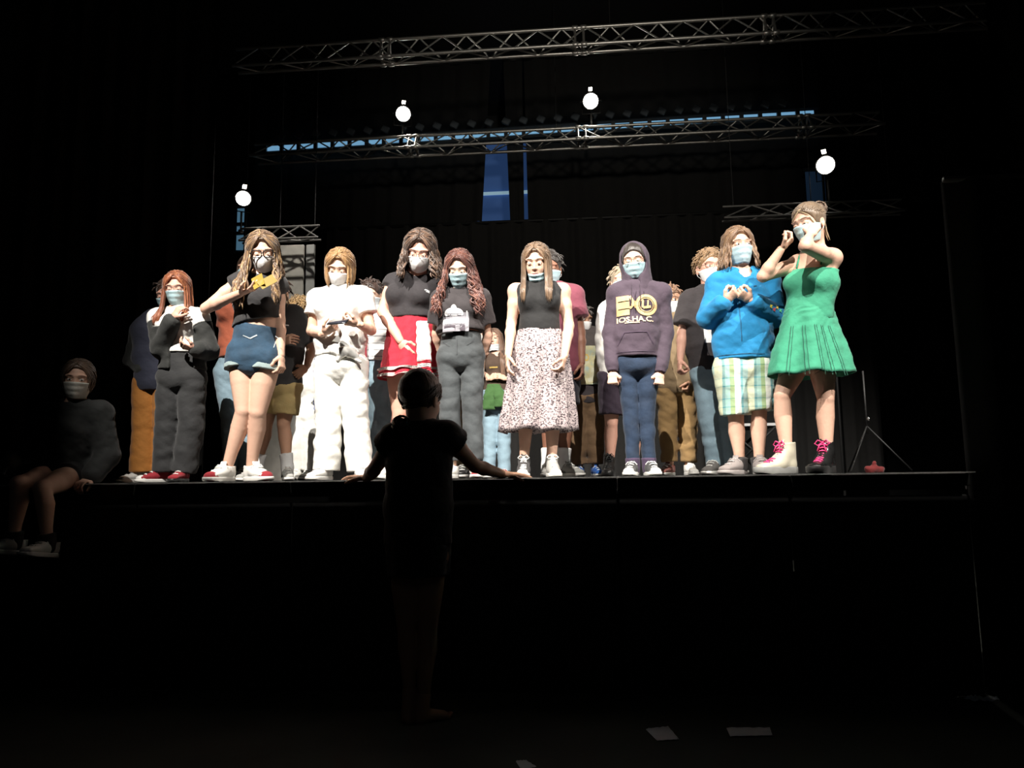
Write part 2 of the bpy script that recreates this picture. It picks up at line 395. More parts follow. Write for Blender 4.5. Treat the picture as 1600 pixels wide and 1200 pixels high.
    def hand(s, q, e, curl, pal=None):
        """palm, four jointed fingers and a thumb; pal = direction the palm faces"""
        j, k = s.j, s.M / 1.62; w = j['wr' + e]; d = unit(j['ha' + e] - w)
        if pal is None: pal = (1 if e == 'A' else -1) * np.array((1., 0, 0)) + np.array((0, .25, 0))
        n = np.asarray(pal, float); n = unit(n - d * (n @ d)); side = np.cross(d, n)      # across the palm
        # thumb side: forward (-y) for hanging arms unless that is degenerate
        ts = side if side @ np.array((0, -1, .6)) > 0 else -side
        if e in getattr(s, 'th', {}): ts = side * s.th[e]
        F = Field(.0042); kn = w + d * .082 * k
        F.add(ec(w - d * .02, w + d * .03 * k, .019 * k, (.026 * k, .014 * k), side), .012)
        F.add(ec(w + d * .025 * k, kn, (.028 * k, .013 * k), (.036 * k, .0115 * k), side), .012)
        Ls = (.072, .08, .074, .058)
        for i in range(4):
            off = (.027 - .018 * i) * k; p = kn + ts * off; dd = unit(d + ts * (.12 - .08 * i)); ang = 0; r = (.0088 - .0004 * i) * k
            for ph, fr in enumerate((.45, .3, .25)):
                ang += curl * (1.25, 1.5, 1.0)[ph] * (1 + .08 * i)
                dr = dd * math.cos(ang) + n * math.sin(ang); p2 = p + dr * Ls[i] * fr * k
                F.add(ec(p, p2, r, r * .93), .0035); p = p2; r *= .92
        p = w + d * .022 * k + ts * .022 * k + n * .004; dr = unit(ts * .8 + d * .75 + n * .35)
        for ph, (ln, r) in enumerate(((.036, .0125), (.03, .0105), (.024, .009))):
            p2 = p + dr * ln * k; F.add(ec(p, p2, r * k, r * .92 * k), .006); p = p2
            dr = unit(dr - ts * (.25 + .5 * curl) + n * curl * .6 + d * .15)
        q.add(*F.surf())
    # ---- face
    def face(s, hair, look='down', iris=(.05, .03, .02), brow=True):
        P = s.hp; q = Q(); b = Q()
        for e in (-1, 1):
            if look == 'open':
                q.ball(P(e * .031, -.081, .003), (.0125 * s.hs, .01 * s.hs, .0075 * s.hs), s.R)
                q.ball(P(e * .031 + .002, -.0885, .002), (.0058 * s.hs, .004 * s.hs, .0058 * s.hs), s.R, mi=1)
            else:
                q.ball(P(e * .031, -.0835, -.004), (.0115 * s.hs, .007 * s.hs, .0022 * s.hs), s.R)
                q.ball(P(e * .031, -.0875, -.0045), (.005 * s.hs, .004 * s.hs, .0024 * s.hs), s.R, mi=1)
            z0 = .0085 if look == 'open' else -.003
            b.tube([P(e * (.018 + .026 * t), -.0905 + .016 * t * t, z0 + .004 * math.sin(PI * t) - .003 * t) for t in (0, .25, .5, .75, 1)], [.0012, .0018, .002, .002, .0012], 5)
            if brow: b.tube([P(e * (.013 + .04 * t), -.0925 + .018 * t * t, .026 - .003 * t + .006 * math.sin(PI * t * .8)) for t in (0, .25, .5, .75, 1)], [.001, .0019, .0021, .0017, .0006], 5, flat=.7)
        s.add(q, 'eyes', [mat('eye_white', (.75, .72, .7), .3), mat('iris_dark', iris, .2)])
        s.add(b, 'eyebrows', hair)
    def lips(s):
        q = Q(); P = s.hp
        q.tube([P(-.022, -.083, -.062), P(-.01, -.0915, -.0585), P(0, -.0915, -.06), P(.01, -.0915, -.0585), P(.022, -.083, -.062)], [.001, .003, .0035, .003, .001], 6)
        q.tube([P(-.018, -.084, -.065), P(0, -.0905, -.0675), P(.018, -.084, -.065)], [.001, .0045, .001], 6)
        s.add(q, 'lips', mat('lip_pink', (.55, .18, .16), .4))
    def mask(s, kind='surgical', col=None, chin=False):
        P = s.hp; n, m = 15, 25; out = []; inn = []
        z0, z1 = (-.008, -.108) if not chin else (-.07, -.122)
        for i in range(n):
            t = i / (n - 1); z = z0 + (z1 - z0) * t; ro, ri = [], []
            for c in range(m):
                th = math.radians(-82 + 164 * c / (m - 1)); s_, co = math.sin(th), math.cos(th); a = abs(math.degrees(th))
                if kind == 'kn95':
                    zz = z * (1 - .5 * (a / 82) ** 1.5) - .022 * (a / 82) ** 1.5
                    rx, ry = .0785 - .022 * t, .097 + .026 * math.exp(-a / 38) * math.sin(PI * min(1, t * .85 + .14)) - .02 * t * t
                else:
                    zz = z + (-.012 * (a / 82) ** 2 if not chin else .022 * (a / 82) ** 2) * (1 - t)
                    ex = .02 * math.exp(-(th * 1.5) ** 2) * (1 - .5 * t)
                    rx, ry = .0785 - .014 * t - .016 * t * t, .1 + ex - .022 * t ** 2 + .0018 * math.sin(t * 6 * PI) * (a < 60)
                    if chin: rx, ry = .062 - .008 * t, .098 - .02 * t + .004 * math.sin(t * 4 * PI)
                    zz += .005 * math.cos(th) * 0
                y0 = .0
                ro.append(P(rx * s_, y0 - ry * co, zz)); ri.append(P((rx - .0035) * s_, y0 - (ry - .0035) * co, zz))
            out.append(ro + ri[::-1])
        q = Q(); q.loft(out, cap=True); e_ = [(.069, -.01, -.025), (.057, -.012, -.07)]
        if chin: e_ = [(.06, -.015, -.06), (.054, -.015, -.105)]
        col = col or ((.52, .74, .8) if kind == 'surgical' else (.85, .85, .85))
        o = s.add(q, 'face_mask', mat('mask_%s_%d' % (kind, int(col[0] * 100)), col, .7, .25, 40, var=.06), )
        st = Q()
        for sd in (-1, 1):
            for c in e_: st.tube([P(sd * c[0], c[1], c[2]), P(sd * .078, .0, c[2] * .7), P(sd * .08, .02, -.02), P(sd * .078, .024, .006), P(sd * .072, .01, .02)], .0016, 4)
        s.add(st, 'ear_loops', mat('ear_loop_white', (.8, .8, .8), .7), parent=o)
        for sp in o.children: sp.location = (0, 0, 0)
        return o
    def glasses(s, col=(.015, .012, .012), r=.0022, w=.026, hh=.019, metal=0):
        q = Q(); P = s.hp
        for e in (-1, 1):
            pts = []
            for i in range(21):
                a = 2 * PI * i / 20; x = abs(math.cos(a)) ** .6 * (1 if math.cos(a) > 0 else -1); z = abs(math.sin(a)) ** .7 * (1 if math.sin(a) > 0 else -1)
                pts.append(P(e * .033 + w * x, -.112 + .012 * abs(e * .033 + w * x) / .06, .004 + hh * z))
            q.tube(pts, r * s.hs, 5)
            q.tube([P(e * .06, -.1, .008), P(e * .077, -.05, .008), P(e * .08, .008, .006), P(e * .078, .025, -.01)], r * s.hs, 5)
        q.tube([P(-.008, -.112, .007), P(0, -.114, .01), P(.008, -.112, .007)], r * s.hs, 5)
        nm = 'glasses_frame_%d' % int(col[0] * 100)
        g = s.add(q, 'glasses', mat(nm, col, .3, metal=metal))
        return g
    # ---- hair
    def hair(s, col, L=.3, wave=0, wf=9, curly=0, n=200, part=0, fan=44, front=True, back=True, tip=None, r=.0078, vol=.0, frontcut=.088, cap_only=False, tuck=0, name=None, jit=.012, spread=.35, seed=1):
        rnd = random.Random(seed); P, S = s.hp, s.hs; q = Q(); G = Field(.005)
        g = .011 + vol
        G.add(el(P(0, .016, .032), np.array((.072 + g, .09 + g, .083 + g)) * S, s.R), .01)
        a = P(0, -.075, frontcut); bpt = P(0, -.0, -.075); d1 = unit(bpt - a); nrm = np.cross(d1, s.R @ np.array((1., 0, 0)))
        if nrm @ (s.R @ np.array((0, -1., -.2))) < 0: nrm = -nrm
        G.cut(a, nrm).noise(.002, 60)
        q.add(*G.surf())
        if not cap_only:
            c = P(0, .016, .03); rad = np.array((.072, .09, .083)) + g * .9
            bs = s.j['shA'] * .5 + s.j['shB'] * .5; zsh = bs[2] + .03; yf = bs + s.front * (.062 * s.M + .03)
            for i in range(n):
                u = (i + .5) / n; side = -1 if i % 2 else 1
                th = fan + (180 - fan) * ((rnd.random() + u * 3) % 1); th = max(fan, th)
                if not back and th > 120: continue
                pz = rnd.uniform(-.95, .6) if th > 100 else rnd.uniform(-.95, -.2)
                if th < 85: pz = rnd.uniform(-.85, -.55)
                d0 = unit((part + side * .03, pz, .75 if pz < -.5 else 1)); tr = math.radians(th)
                dn = unit((side * math.sin(tr), -math.cos(tr), rnd.uniform(-.25, 0)))
                rr = rad * (1 + rnd.uniform(-.02, .08)); pts = []
                for t in np.linspace(0, 1, 6):
                    dd = unit(d0 * (1 - t) + dn * t); pts.append(c + s.R @ (dd * rr * S))
                pos = pts[-1].copy(); vel = unit((pts[-1] - pts[-2])) * .6 + np.array((0, 0, -.7)); ln = L * rnd.uniform(.82, 1.06); m = 20 if wave else 11; st = ln / m
                ph = rnd.uniform(0, 6.28); out = s.R @ np.array((side * math.sin(tr), -math.cos(tr), 0.)); out[2] = 0; out = unit(out)
                base = pos.copy(); tg = np.cross(out, (0, 0, 1)); isf = th < 100
                for kk in range(1, m + 1):
                    vel = unit(vel * .55 + np.array((0, 0, -.45)) + out * spread * .12); base = base + vel * st
                    p = base.copy(); a_ = kk / m
                    dz = max(0, min(1, (zsh - p[2] + .03) / .08))
                    if isf and front:
                        need = (yf - p) @ s.front
                        if need > 0: p += s.front * need * dz
                    else:
                        bk = bs - s.front * (.05 * s.M + .03); need = (p - bk) @ s.front
                        if need > 0: p -= s.front * need * dz * (1 if th > 125 else .4)
                    wv = wave * min(1, a_ * 3); p += out * wv * math.sin(a_ * wf + ph) + tg * wv * math.cos(a_ * wf + ph * 1.3)
                    if curly: p += out * curly * math.sin(kk * 1.9 + ph) + tg * curly * math.cos(kk * 1.9 + ph)
                    if tuck: p -= out * tuck * a_ * a_
                    pts.append(p + np.array([rnd.uniform(-1, 1) for _ in range(3)]) * jit * .12)
                R_ = r * rnd.uniform(.7, 1.2); rd = [R_ * .5, R_ * .8] + [R_] * (len(pts) - 5) + [R_ * .8, R_ * .5, R_ * .15]
                q.tube(pts, rd, 5, flat=.7, mi=1 if (tip and i % 3 == 0) else 0)
        hm = hair_mat(col); ms = [hm, hair_mat(tip)] if tip else [hm]
        o = s.add(q, name or 'hair', ms); return o
def hair_mat(c):
    nm = 'hair_%d_%d_%d' % tuple(int(x * 255) for x in c)
    if nm in MATS: return MATS[nm]
    m = mat(nm, c, .42, .5, 90, var=.3, vscale=30, sheen=.2)
    mp = m.node_tree.nodes.new('ShaderNodeMapping'); mp.inputs['Scale'].default_value = (1, 1, .12)
    tc = [x for x in m.node_tree.nodes if x.type == 'TEX_COORD'][0]; m.node_tree.links.new(tc.outputs['Object'], mp.inputs[0])
    for x in m.node_tree.nodes:
        if x.type == 'TEX_NOISE': m.node_tree.links.new(mp.outputs[0], x.inputs['Vector'])
    return m

# ------------------------------------------------------------------ clothes
def top(s, m, name='t_shirt', sleeve=.45, o=.014, hem=None, tilt=(0, 0), neck=.028, so=.016, wr=.005, h=None, long_=False, cuff=None, wx=1.05, low=True, vneck=0, sl_end=None, bust=None, hood=False, fr=24, turtle=0):
    """hem = photo y of the lower edge; sleeve = share of the upper arm covered (0 none); long_ = to the wrist"""
    j, M = s.j, s.M; F = Field(h or s.h); s.torso(F, o, wx=wx, low=low, bust=bust)
    F.noise(wr, fr)
    if hem is not None:
        hx = s.px['waist'][0]; hp = U(hx, hem, s.Y)
        F.cut(hp, (tilt[0], tilt[1], -1))
    if neck:
        nb = lerp(j['shA'], j['shB'], .5)
        F.sub(ec(nb + (0, 0, -.012) + s.front * .012, s.hp(0, .01, -.08) + (0, 0, .05), neck * M + .006, neck * M + .03), .012)
        if vneck: F.sub(ec(nb + s.front * .08 - (0, 0, vneck), nb + s.front * .06 + (0, 0, .04), .012, .05), .01)
    if sleeve or long_:
        for e in 'AB':
            sh, elb, wr_ = j['sh' + e], j['el' + e], j['wr' + e]
            if long_:
                F.add(ec(sh, elb, .033 * M + so, .03 * M + so), .03).add(ec(elb, lerp(elb, wr_, .82), .03 * M + so, .024 * M + so * 1.1), .02)
                F.add(ec(lerp(elb, wr_, .8), lerp(elb, wr_, 1.02), .022 * M + so * .5, .02 * M + so * .4, flat=1), .012)
            else:
                en = lerp(sh, elb, sleeve if not isinstance(sleeve, dict) else sleeve[e])
                F.add(ec(sh, en, .033 * M + so, .033 * M + so * 1.3, flat=1), .025)
    else:
        for e in 'AB':
            d = unit(j['el' + e] - j['sh' + e]); F.sub(ec(j['sh' + e] + s.lat * (.012 if e == 'B' else -.012) * 1.5 + (0, 0, .03), j['el' + e], .04 * M, .04 * M), .008)
    if turtle: F.add(ec(lerp(j['shA'], j['shB'], .5), lerp(lerp(j['shA'], j['shB'], .5), s.hp(0, .022, -.06), turtle), .046 * M, .038 * M, flat=1), .02)
    if sleeve or long_: F.noise(wr * .4, fr * 1.7)
    return s.surf(F, name, m)
def trousers(s, m, name='trousers', waist=None, th=.02, kn=.02, an=.02, end=1.0, wr=.006, o=.012, h=None, fr=26, tilt=0):
    j, M = s.j, s.M; F = Field(h or s.h); b = s.build; l_ = s.lb
    mid = lerp(j['hipA'], j['hipB'], .5); kk = (.035, s.crotch(), .002)
    F.add(ec(mid + (0, 0, -.005), lerp(j['waist'], j['pelvis'], .2), (.098 * s.hb * M * b + o, .07 * M * b + o), (.08 * M * b + o, .058 * M * b + o), s.hlat), .02)
    wy = waist if waist is not None else s.px['waist'][1] + 5
    F.cut(U(s.px['pelvis'][0], wy, s.Y), (tilt, 0, 1))
    for e in 'AB':
        hp, k, a = j['hip' + e], j['kn' + e], j['an' + e]
        if end <= .5:
            t = end * 2; F.add(ec(hp, lerp(hp, k, t), .061 * M * b * l_ + th, (.061 * (1 - t) + .04 * t) * M * b * l_ + kn, flat=1), kk)
        else:
            F.add(ec(hp, k, .061 * M * b * l_ + th, .037 * M * b * l_ + kn), kk)
            t = (end - .5) * 2; F.add(ec(k, lerp(k, a, t), .037 * M * b * l_ + kn, .024 * M * b * l_ + an, flat=1), (.02, 99, .004))
    F.noise(wr, fr, (.7, .7, 2.0))
    return s.surf(F, name, m)
def rings_mesh(s, rings, folds=9, amp=(.0, .03), m=96, seed=0, name='skirt', mt=None, inner=True, ph=0.):
    """cloth tube: rings = (px, py, half width px, depth m, dy)"""
    rnd = random.Random(seed); A = []; fs = [(folds, rnd.uniform(0, 6)), (folds * 1.7, rnd.uniform(0, 6)), (folds * .45, rnd.uniform(0, 6))]
    N = 26; src = np.array([[*U(r[0], r[1], s.Y + (r[4] if len(r) > 4 else 0)), r[2] / s.ppm, r[3]] for r in rings])
    tt = np.linspace(0, len(rings) - 1, N)
    for i, t in enumerate(tt):
        k = min(int(t), len(rings) - 2); u = t - k; u = u
        v = src[k] * (1 - u) + src[k + 1] * u; f = t / (len(rings) - 1); am = amp[0] + (amp[1] - amp[0]) * f
        a = np.arange(m) * 2 * PI / m
        w_ = sum(math.sin(0) + np.sin(np.round(q) * a + p_ + f * .8) / (1 + .5 * ii) for ii, (q, p_) in enumerate(fs)) * am * .55
        w_ = w_ + .0025 * np.sin(13 * a + 40 * f + 3 * np.sin(5 * a))
        A.append(np.stack([v[0] + (v[3] + w_) * np.cos(a), v[1] + (v[4] + w_) * np.sin(a), np.full(m, v[2]) + .3 * w_ * f], -1))
    if inner:
        c = A[-1].mean(0)
        for q_, dz in ((.97, .002), (.95, .03)): A.append(c + (A[-1 if q_ > .96 else -2] - c) * q_ + (0, 0, dz))
    q = Q(); q.loft(A, cap=False); return s.add(q, name, mt)

# ------------------------------------------------------------------ shoes (local: heel at +y, toe at -y, sole on z=0)
SHOE = {}
def shoe_meshes(kind):
    if kind in SHOE: return SHOE[kind]
    F = Field(.0045)
    F.add(ec((0, .045, .045), (0, -.02, .05), (.03, .032), (.032, .034)), .02).add(ec((0, -.02, .045), (0, -.125, .03), (.034, .03), (.036, .018), (1, 0, 0)), .03)
    F.add(ec((0, .045, .04), (0, .04, .08 if kind == 'low' else .115 if kind == 'high' else .15), (.032, .036), (.036, .042), (1, 0, 0), flat=1), .015)
    if kind != 'low': F.add(ec((0, -.03, .05), (0, .025, .1), (.03, .03), (.034, .035), (1, 0, 0)), .02)
    F.cut((0, 0, .012), (0, 0, -1)); F.sub(ec((0, .042, .06), (0, .038, .25), (.026, .03), (.031, .036), (1, 0, 0)), .004)
    up = Q().add(*F.surf())
    so = Q(); out = []
    prof = [(.0, .082, .0), (.022, .077, 0), (.034, .05, 0), (.034, .0, 0), (.038, -.05, 0), (.043, -.1, 0), (.038, -.135, 0), (.022, -.157, 0), (0, -.163, 0)]
    ring = [(x, y) for x, y, _ in prof] + [(-x, y) for x, y, _ in prof[-2:0:-1]]
    th = .024 if kind != 'boot' else .034
    for z, k in ((0, .97), (.004, 1.01), (th - .004, 1.01), (th, .98)):
        out.append([(x * k, (y + .04) * k - .04, z + (.008 * max(0, -y - .1) / .06 if z < .01 else 0)) for x, y in ring])
    so.loft(out)
    tc = Q(); tc.ball((0, -.118, .026), (.037, .037, .026), n=14, m=9)
    la = Q(); n = 5 if kind == 'low' else 8 if kind == 'high' else 9
    for i in range(n):
        t = i / (n - 1); ht = .07 if kind == 'low' else .12 if kind == 'high' else .14
        if t < .45: c = lerp((0, -.095, .054), (0, -.03, .083), t / .45)
        else: c = lerp((0, -.03, .083), (0, .0 if kind != 'low' else -.015, ht + .005), (t - .45) / .55) 
        wd = .02
        la.tube([c + (-wd, .006, -.006), c + (-wd * .5, -.003, .003), c + (wd * .5, -.003, .004), c + (wd, .006, -.004)], .0032, 5)
        if i < n - 1:
            la.tube([c + (-wd, .006, -.006), c + (0, .002, .007), c + (wd, .004, .002)], .0026, 5)
    for e in (-1, 1):
        la.tube([c + (0, 0, 0), c + (e * .02, -.012, .012), c + (e * .036, -.012, -.004), c + (e * .02, -.014, -.014), c + (0, -.008, 0)], .003, 5)
        la.tube([c, c + (e * .012, -.02, -.015), c + (e * .02, -.026, -.04)], .0028, 5)
    tg = Q(); tg.box(lerp(c, (0, -.03, .08), .15) + (0, .004, .006), (.034, .006, .05), np.array(Matrix.Rotation(math.radians(-25), 3, 'X')), .002)
    SHOE[kind] = [x.mesh('shoe_' + nme) for x, nme in ((up, 'upper'), (so, 'sole'), (tc, 'toe'), (la, 'laces'), (tg, 'tongue'))]
    return SHOE[kind]
def shoe(s, e, kind, upper, sole, laces, toe=None, tongue=None, yaw=0, xy=None, z=None, pitch=0, sc_=1.0, label=None, name=None, stripes=None):
    """yaw 0 points the toe at the audience; > 0 to picture left"""
    ms = shoe_meshes(kind); a = s.j['an' + e]; k = s.M / 1.5 * sc_
    o = bpy.data.objects.new(name or ('sneaker' if kind == 'low' else 'high_top' if kind == 'high' else 'boot'), ms[0].copy()); C.objects.link(o); o.parent = s.root
    o.data.materials.append(upper); p = np.array((a[0], a[1], s.org[2] if z is None else z)) - s.org
    yw = math.radians(-yaw); o.location = p - np.array((-math.sin(yw), math.cos(yw), 0)) * (.034 if not pitch else .015) * k; o.rotation_euler = (math.radians(pitch), 0, yw); o.scale = (k, k, k)
    if label: o['label'] = label
    parts = [('sole', 1, sole), ('laces', 3, laces), ('tongue', 4, tongue or upper)]
    if toe: parts.append(('toe_cap', 2, toe))
    for nme, i, m_ in parts:
        c = bpy.data.objects.new(nme, ms[i].copy()); C.objects.link(c); c.parent = o; c.data.materials.append(m_)
    if stripes:
        st = Q()
        for sd in (-1, 1):
            for i in range(3): st.tube([(sd * .0385, -.03 + .017 * i, .024), (sd * .034, -.018 + .017 * i, .06)], .0035, 4)
        c = st.build('stripes', stripes, o)
    return o
def sock(s, e, m, top_=.16, bot=.03, r=.028, z=None):
    a = s.j['an' + e]; k = s.j['kn' + e]; zb = s.org[2] if z is None else z
    F = Field(.008); d = unit(k - a); p0 = np.array((a[0], a[1], zb + .04)); L = (top_ - .04)
    p1 = a + d * max(.02, (zb + top_ - a[2]) / max(.3, d[2]))
    F.add(ec(p0, a, r * s.M, r * .95 * s.M), .02).add(ec(a, p1, r * .95 * s.M, (r + .004) * s.M, flat=1), .02); F.noise(.001, 60)
    return s.surf(F, 'sock', m)
def on_front(s, target, verts, faces, cxy, name, m, off=.004, parent=None, dirv=None, label=None):
    """lay a flat print (x, z in metres about a photo pixel) on the front of a garment"""
    me = target.data; bv = BVHTree.FromPolygons([tuple(v.co) for v in me.vertices], [tuple(p.vertices) for p in me.polygons])
    c = U(cxy[0], cxy[1], s.Y - .13) - s.org; out = []; hs_ = []
    d = Vector((0, 1, 0)) if dirv is None else Vector(dirv)
    for x, z in verts:
        o0 = Vector((c[0] + x, c[1], c[2] + z)) - d * 1.0
        hit = bv.ray_cast(o0, d, 2.0)
        hs_.append((o0, (hit[0] - o0).length if hit[0] is not None else None))
    g_ = [h for _, h in hs_ if h is not None]; last = g_[0] if g_ else 1.
    for o0, h in hs_:
        if h is not None: last = h
        out.append(tuple(o0 + d * (last - off)))
    me2 = bpy.data.meshes.new(name); me2.from_pydata(out, [], faces); me2.update()
    o = new_obj(name, me2, parent or target, m)
    if label: o['label'] = label
    return o
def text2d(txt, size, bold=0.0, sx=1):
    cu = bpy.data.curves.new('t', 'FONT'); cu.body = txt; cu.size = size; cu.align_x = 'CENTER'; cu.align_y = 'CENTER'; cu.offset = bold; cu.resolution_u = 3
    o = bpy.data.objects.new('t', cu); C.objects.link(o); dg = bpy.context.evaluated_depsgraph_get(); me = bpy.data.meshes.new_from_object(o.evaluated_get(dg))
    v = [(p.co.x * sx, p.co.y) for p in me.vertices]; f = [tuple(p.vertices) for p in me.polygons]
    bpy.data.objects.remove(o); bpy.data.curves.remove(cu); bpy.data.meshes.remove(me); return v, f
def shapes2d(parts, step=.012):
    """grid-sample rectangles/discs/rings to quads: list of (kind, args)"""
    V, F = [], []
    for p in parts:
        k = p[0]; b = len(V)
        if k == 'rect':
            _, x0, z0, x1, z1 = p; nx = max(1, int(abs(x1 - x0) / step)); nz = max(1, int(abs(z1 - z0) / step))
            for i in range(nx + 1):
                for q in range(nz + 1): V.append((x0 + (x1 - x0) * i / nx, z0 + (z1 - z0) * q / nz))
            for i in range(nx):
                for q in range(nz): a = b + i * (nz + 1) + q; F.append((a, a + nz + 1, a + nz + 2, a + 1))
        elif k == 'bar':
            _, x0, z0, x1, z1, w_ = p; d = np.array((x1 - x0, z1 - z0)); L = np.linalg.norm(d); d = d / L; nn = np.array((-d[1], d[0])) * w_ / 2; n = max(1, int(L / step))
            for i in range(n + 1):
                c = np.array((x0, z0)) + d * L * i / n; V += [tuple(c + nn), tuple(c - nn)]
            for i in range(n): a = b + 2 * i; F.append((a, a + 1, a + 3, a + 2))
        elif k == 'ring':
            _, x, z, r0, r1 = p[:5]; sx = p[5] if len(p) > 5 else 1; a_ = p[6] if len(p) > 6 else 0; n = 28
            for i in range(n):
                t = 2 * PI * i / n
                for r in (r0, r1):
                    X, Z = math.cos(t) * r * sx, math.sin(t) * r; V.append((x + X * math.cos(a_) - Z * math.sin(a_), z + X * math.sin(a_) + Z * math.cos(a_)))
            for i in range(n): a = b + 2 * i; c = b + 2 * ((i + 1) % n); F.append((a, a + 1, c + 1, c))
    return V, F

def jacket(s, m, hem, top_y, open_px, name='jacket', o=.024, so=.02, start=.25, wr=.007):
    """open jacket slipped off the shoulders: open_px = (x0, x1) of the front opening in photo px"""
    j, M = s.j, s.M; F = Field(s.h); s.torso(F, o, wx=1.1); F.noise(wr, 22)
    F.cut(U(s.px['waist'][0], hem, s.Y), (0, 0, -1)).cut(U(s.px['waist'][0], top_y, s.Y), (0, 0, 1))
    xm = sum(open_px) / 2; hw = (open_px[1] - open_px[0]) / 2 / s.ppm
    a, b = U(xm, top_y - 20, s.Y) + s.front * .2, U(xm, hem + 20, s.Y) + s.front * .2
    F.sub(ec(a, b, (hw, .2), (hw, .2), s.lat, flat=2), .006)
    for e in 'AB':
        sh, elb, w_ = j['sh' + e], j['el' + e], j['wr' + e]
        F.add(ec(lerp(sh, elb, start), elb, .034 * M + so, .031 * M + so), .02).add(ec(elb, lerp(elb, w_, .85), .031 * M + so, .025 * M + so), .02)
        F.add(ec(lerp(elb, w_, .8), w_, .023 * M + so * .6, .022 * M + so * .5, flat=1), .01)
    F.noise(wr * .5, 40); return s.surf(F, name, m)
def hang(s, pts, w, m, name, flat=.35, folds=0, parent=None, wn=None):
    """hanging cloth strip through photo points (px, py, dy)"""
    P = [U(p[0], p[1], s.Y + p[2]) for p in pts]; n = 14; idx = np.linspace(0, len(P) - 1, n); pl = []
    for t in idx: k = min(int(t), len(P) - 2); pl.append(lerp(P[k], P[k + 1], t - k))
    wd = np.interp(idx, range(len(P)), w) if not np.isscalar(w) else w
    q = Q(); A = []; an = np.arange(16) * 2 * PI / 16
    for i, p in enumerate(pl):
        r = (wd[i] if not np.isscalar(wd) else wd) * (1 + .08 * math.sin(i * 2.1)); A.append(p + np.stack([np.cos(an) * r, np.sin(an) * r * flat * (1 + .3 * np.cos(3 * an + i)), np.zeros(16)], -1))
    q.loft(A); return s.add(q, name, m, parent=parent) if parent is None else q.build(name, m, parent, s.org)
def bracelet(s, e, m, r=.019, t=.0035, at=.0, name='bracelet'):
    j = s.j; d = unit(j['el' + e] - j['wr' + e]); c = j['wr' + e] + d * (.012 + at); u = unit(np.cross(d, (0, 1, .1))); v = np.cross(d, u)
    q = Q(); q.tube([c + (u * math.cos(a) + v * math.sin(a)) * r * s.M / 1.5 for a in np.linspace(0, 2 * PI, 15)], t, 6); return s.add(q, name, m)
def bun(s, c, r, col, n=26, name='hair_bun', seed=0):
    rnd = random.Random(seed); q = Q(); cc = s.hp(*c); q.ball(cc, r * .8, n=12, m=8)
    for i in range(n):
        ax = unit([rnd.gauss(0, 1) for _ in range(3)]); u = unit(np.cross(ax, (.3, .2, 1))); v = np.cross(ax, u); k = rnd.uniform(.6, 1.02)
        q.tube([cc + ax * r * math.sqrt(max(0, 1 - k * k)) + (u * math.cos(a) + v * math.sin(a)) * r * k for a in np.linspace(0, rnd.uniform(3, 6), 12)], [.002] + [r * .14] * 10 + [.002], 5)
    return s.add(q, name, hair_mat(col))
def strands(s, paths, col, r=.004, name='loose_strands'):
    q = Q()
    for p in paths: q.tube([s.hp(*x) for x in p], [r * .6] + [r] * (len(p) - 2) + [r * .15], 5)
    o = s.add(q, name, hair_mat(col)); o['kind'] = 'stuff'; return o
def swept(s, col, n=90, to=(0, .1, -.02), seed=0, r=.006, lo=-.15):
    """hair pulled back over the skull to a knot"""
    rnd = random.Random(seed); q = Q(); c = np.array((0, .016, .03)); rad = np.array((.083, .101, .094)); dt = unit((np.array(to) - c) / rad)
    for i in range(n):
        a = rnd.uniform(-1.9, 1.9); d0 = unit((math.sin(a) * 1.0, -math.cos(a) * .9, .62 - .35 * abs(a) + rnd.uniform(-.05, .25)))
        pts = [s.hp(*(c + unit(d0 * (1 - t) + dt * t) * rad * (1 + rnd.uniform(-.01, .02)))) for t in np.linspace(0, 1, 9)]
        q.tube(pts, [r * .4] + [r] * 7 + [r * .6], 5, flat=.6)
    return s.add(q, 'hair_strands', hair_mat(col))
def short_hair(s, col, n=220, L=.06, seed=0, curl=.0, r=.006, zlo=-.3, out=.35, name='hair', fr=.72):
    rnd = random.Random(seed); q = Q(); c = np.array((0, .018, .034)); rad = np.array((.08, .098, .092))
    G = Field(.005); G.add(el(s.hp(*c), rad * s.hs, s.R), .01); a = s.hp(0, -.08, .075); b = s.hp(0, .0, -.05); d1 = unit(b - a); nr = np.cross(d1, s.R @ np.array((1., 0, 0)))
    if nr @ (s.R @ np.array((0, -1., -.2))) < 0: nr = -nr
    G.cut(a, nr).noise(.003, 50); q.add(*G.surf())
    for i in range(n):
        z = rnd.uniform(zlo, 1); a_ = rnd.uniform(0, 2 * PI); x, y = math.sin(a_) * math.sqrt(1 - z * z), -math.cos(a_) * math.sqrt(1 - z * z)
        if y < -.45 and z < fr - .25: continue
        if abs(x) > .75 and y < .05 and z < .1: continue
        d = np.array((x, y, z)); p0 = c + d * rad * .97; vel = unit(d * out + np.array((rnd.uniform(-1, 1), rnd.uniform(-.6, .6), rnd.uniform(-.5, .3))) * .7); pts = []
        ph = rnd.uniform(0, 6)
        for k in range(6):
            pts.append(s.hp(*(p0 + np.array((math.sin(k * 1.7 + ph), math.cos(k * 1.7 + ph), math.sin(k * 2 + ph)) ) * curl))); vel = unit(vel + np.array((0, 0, -.22)) - d * .1); p0 = p0 + vel * L / 6
            e_ = (p0 - c) / rad; 
            if np.linalg.norm(e_) < 1.0: p0 = c + unit(e_) * rad * 1.01
        q.tube(pts, [r, r, r, r * .9, r * .7, r * .15], 5)
    return s.add(q, name, hair_mat(col))
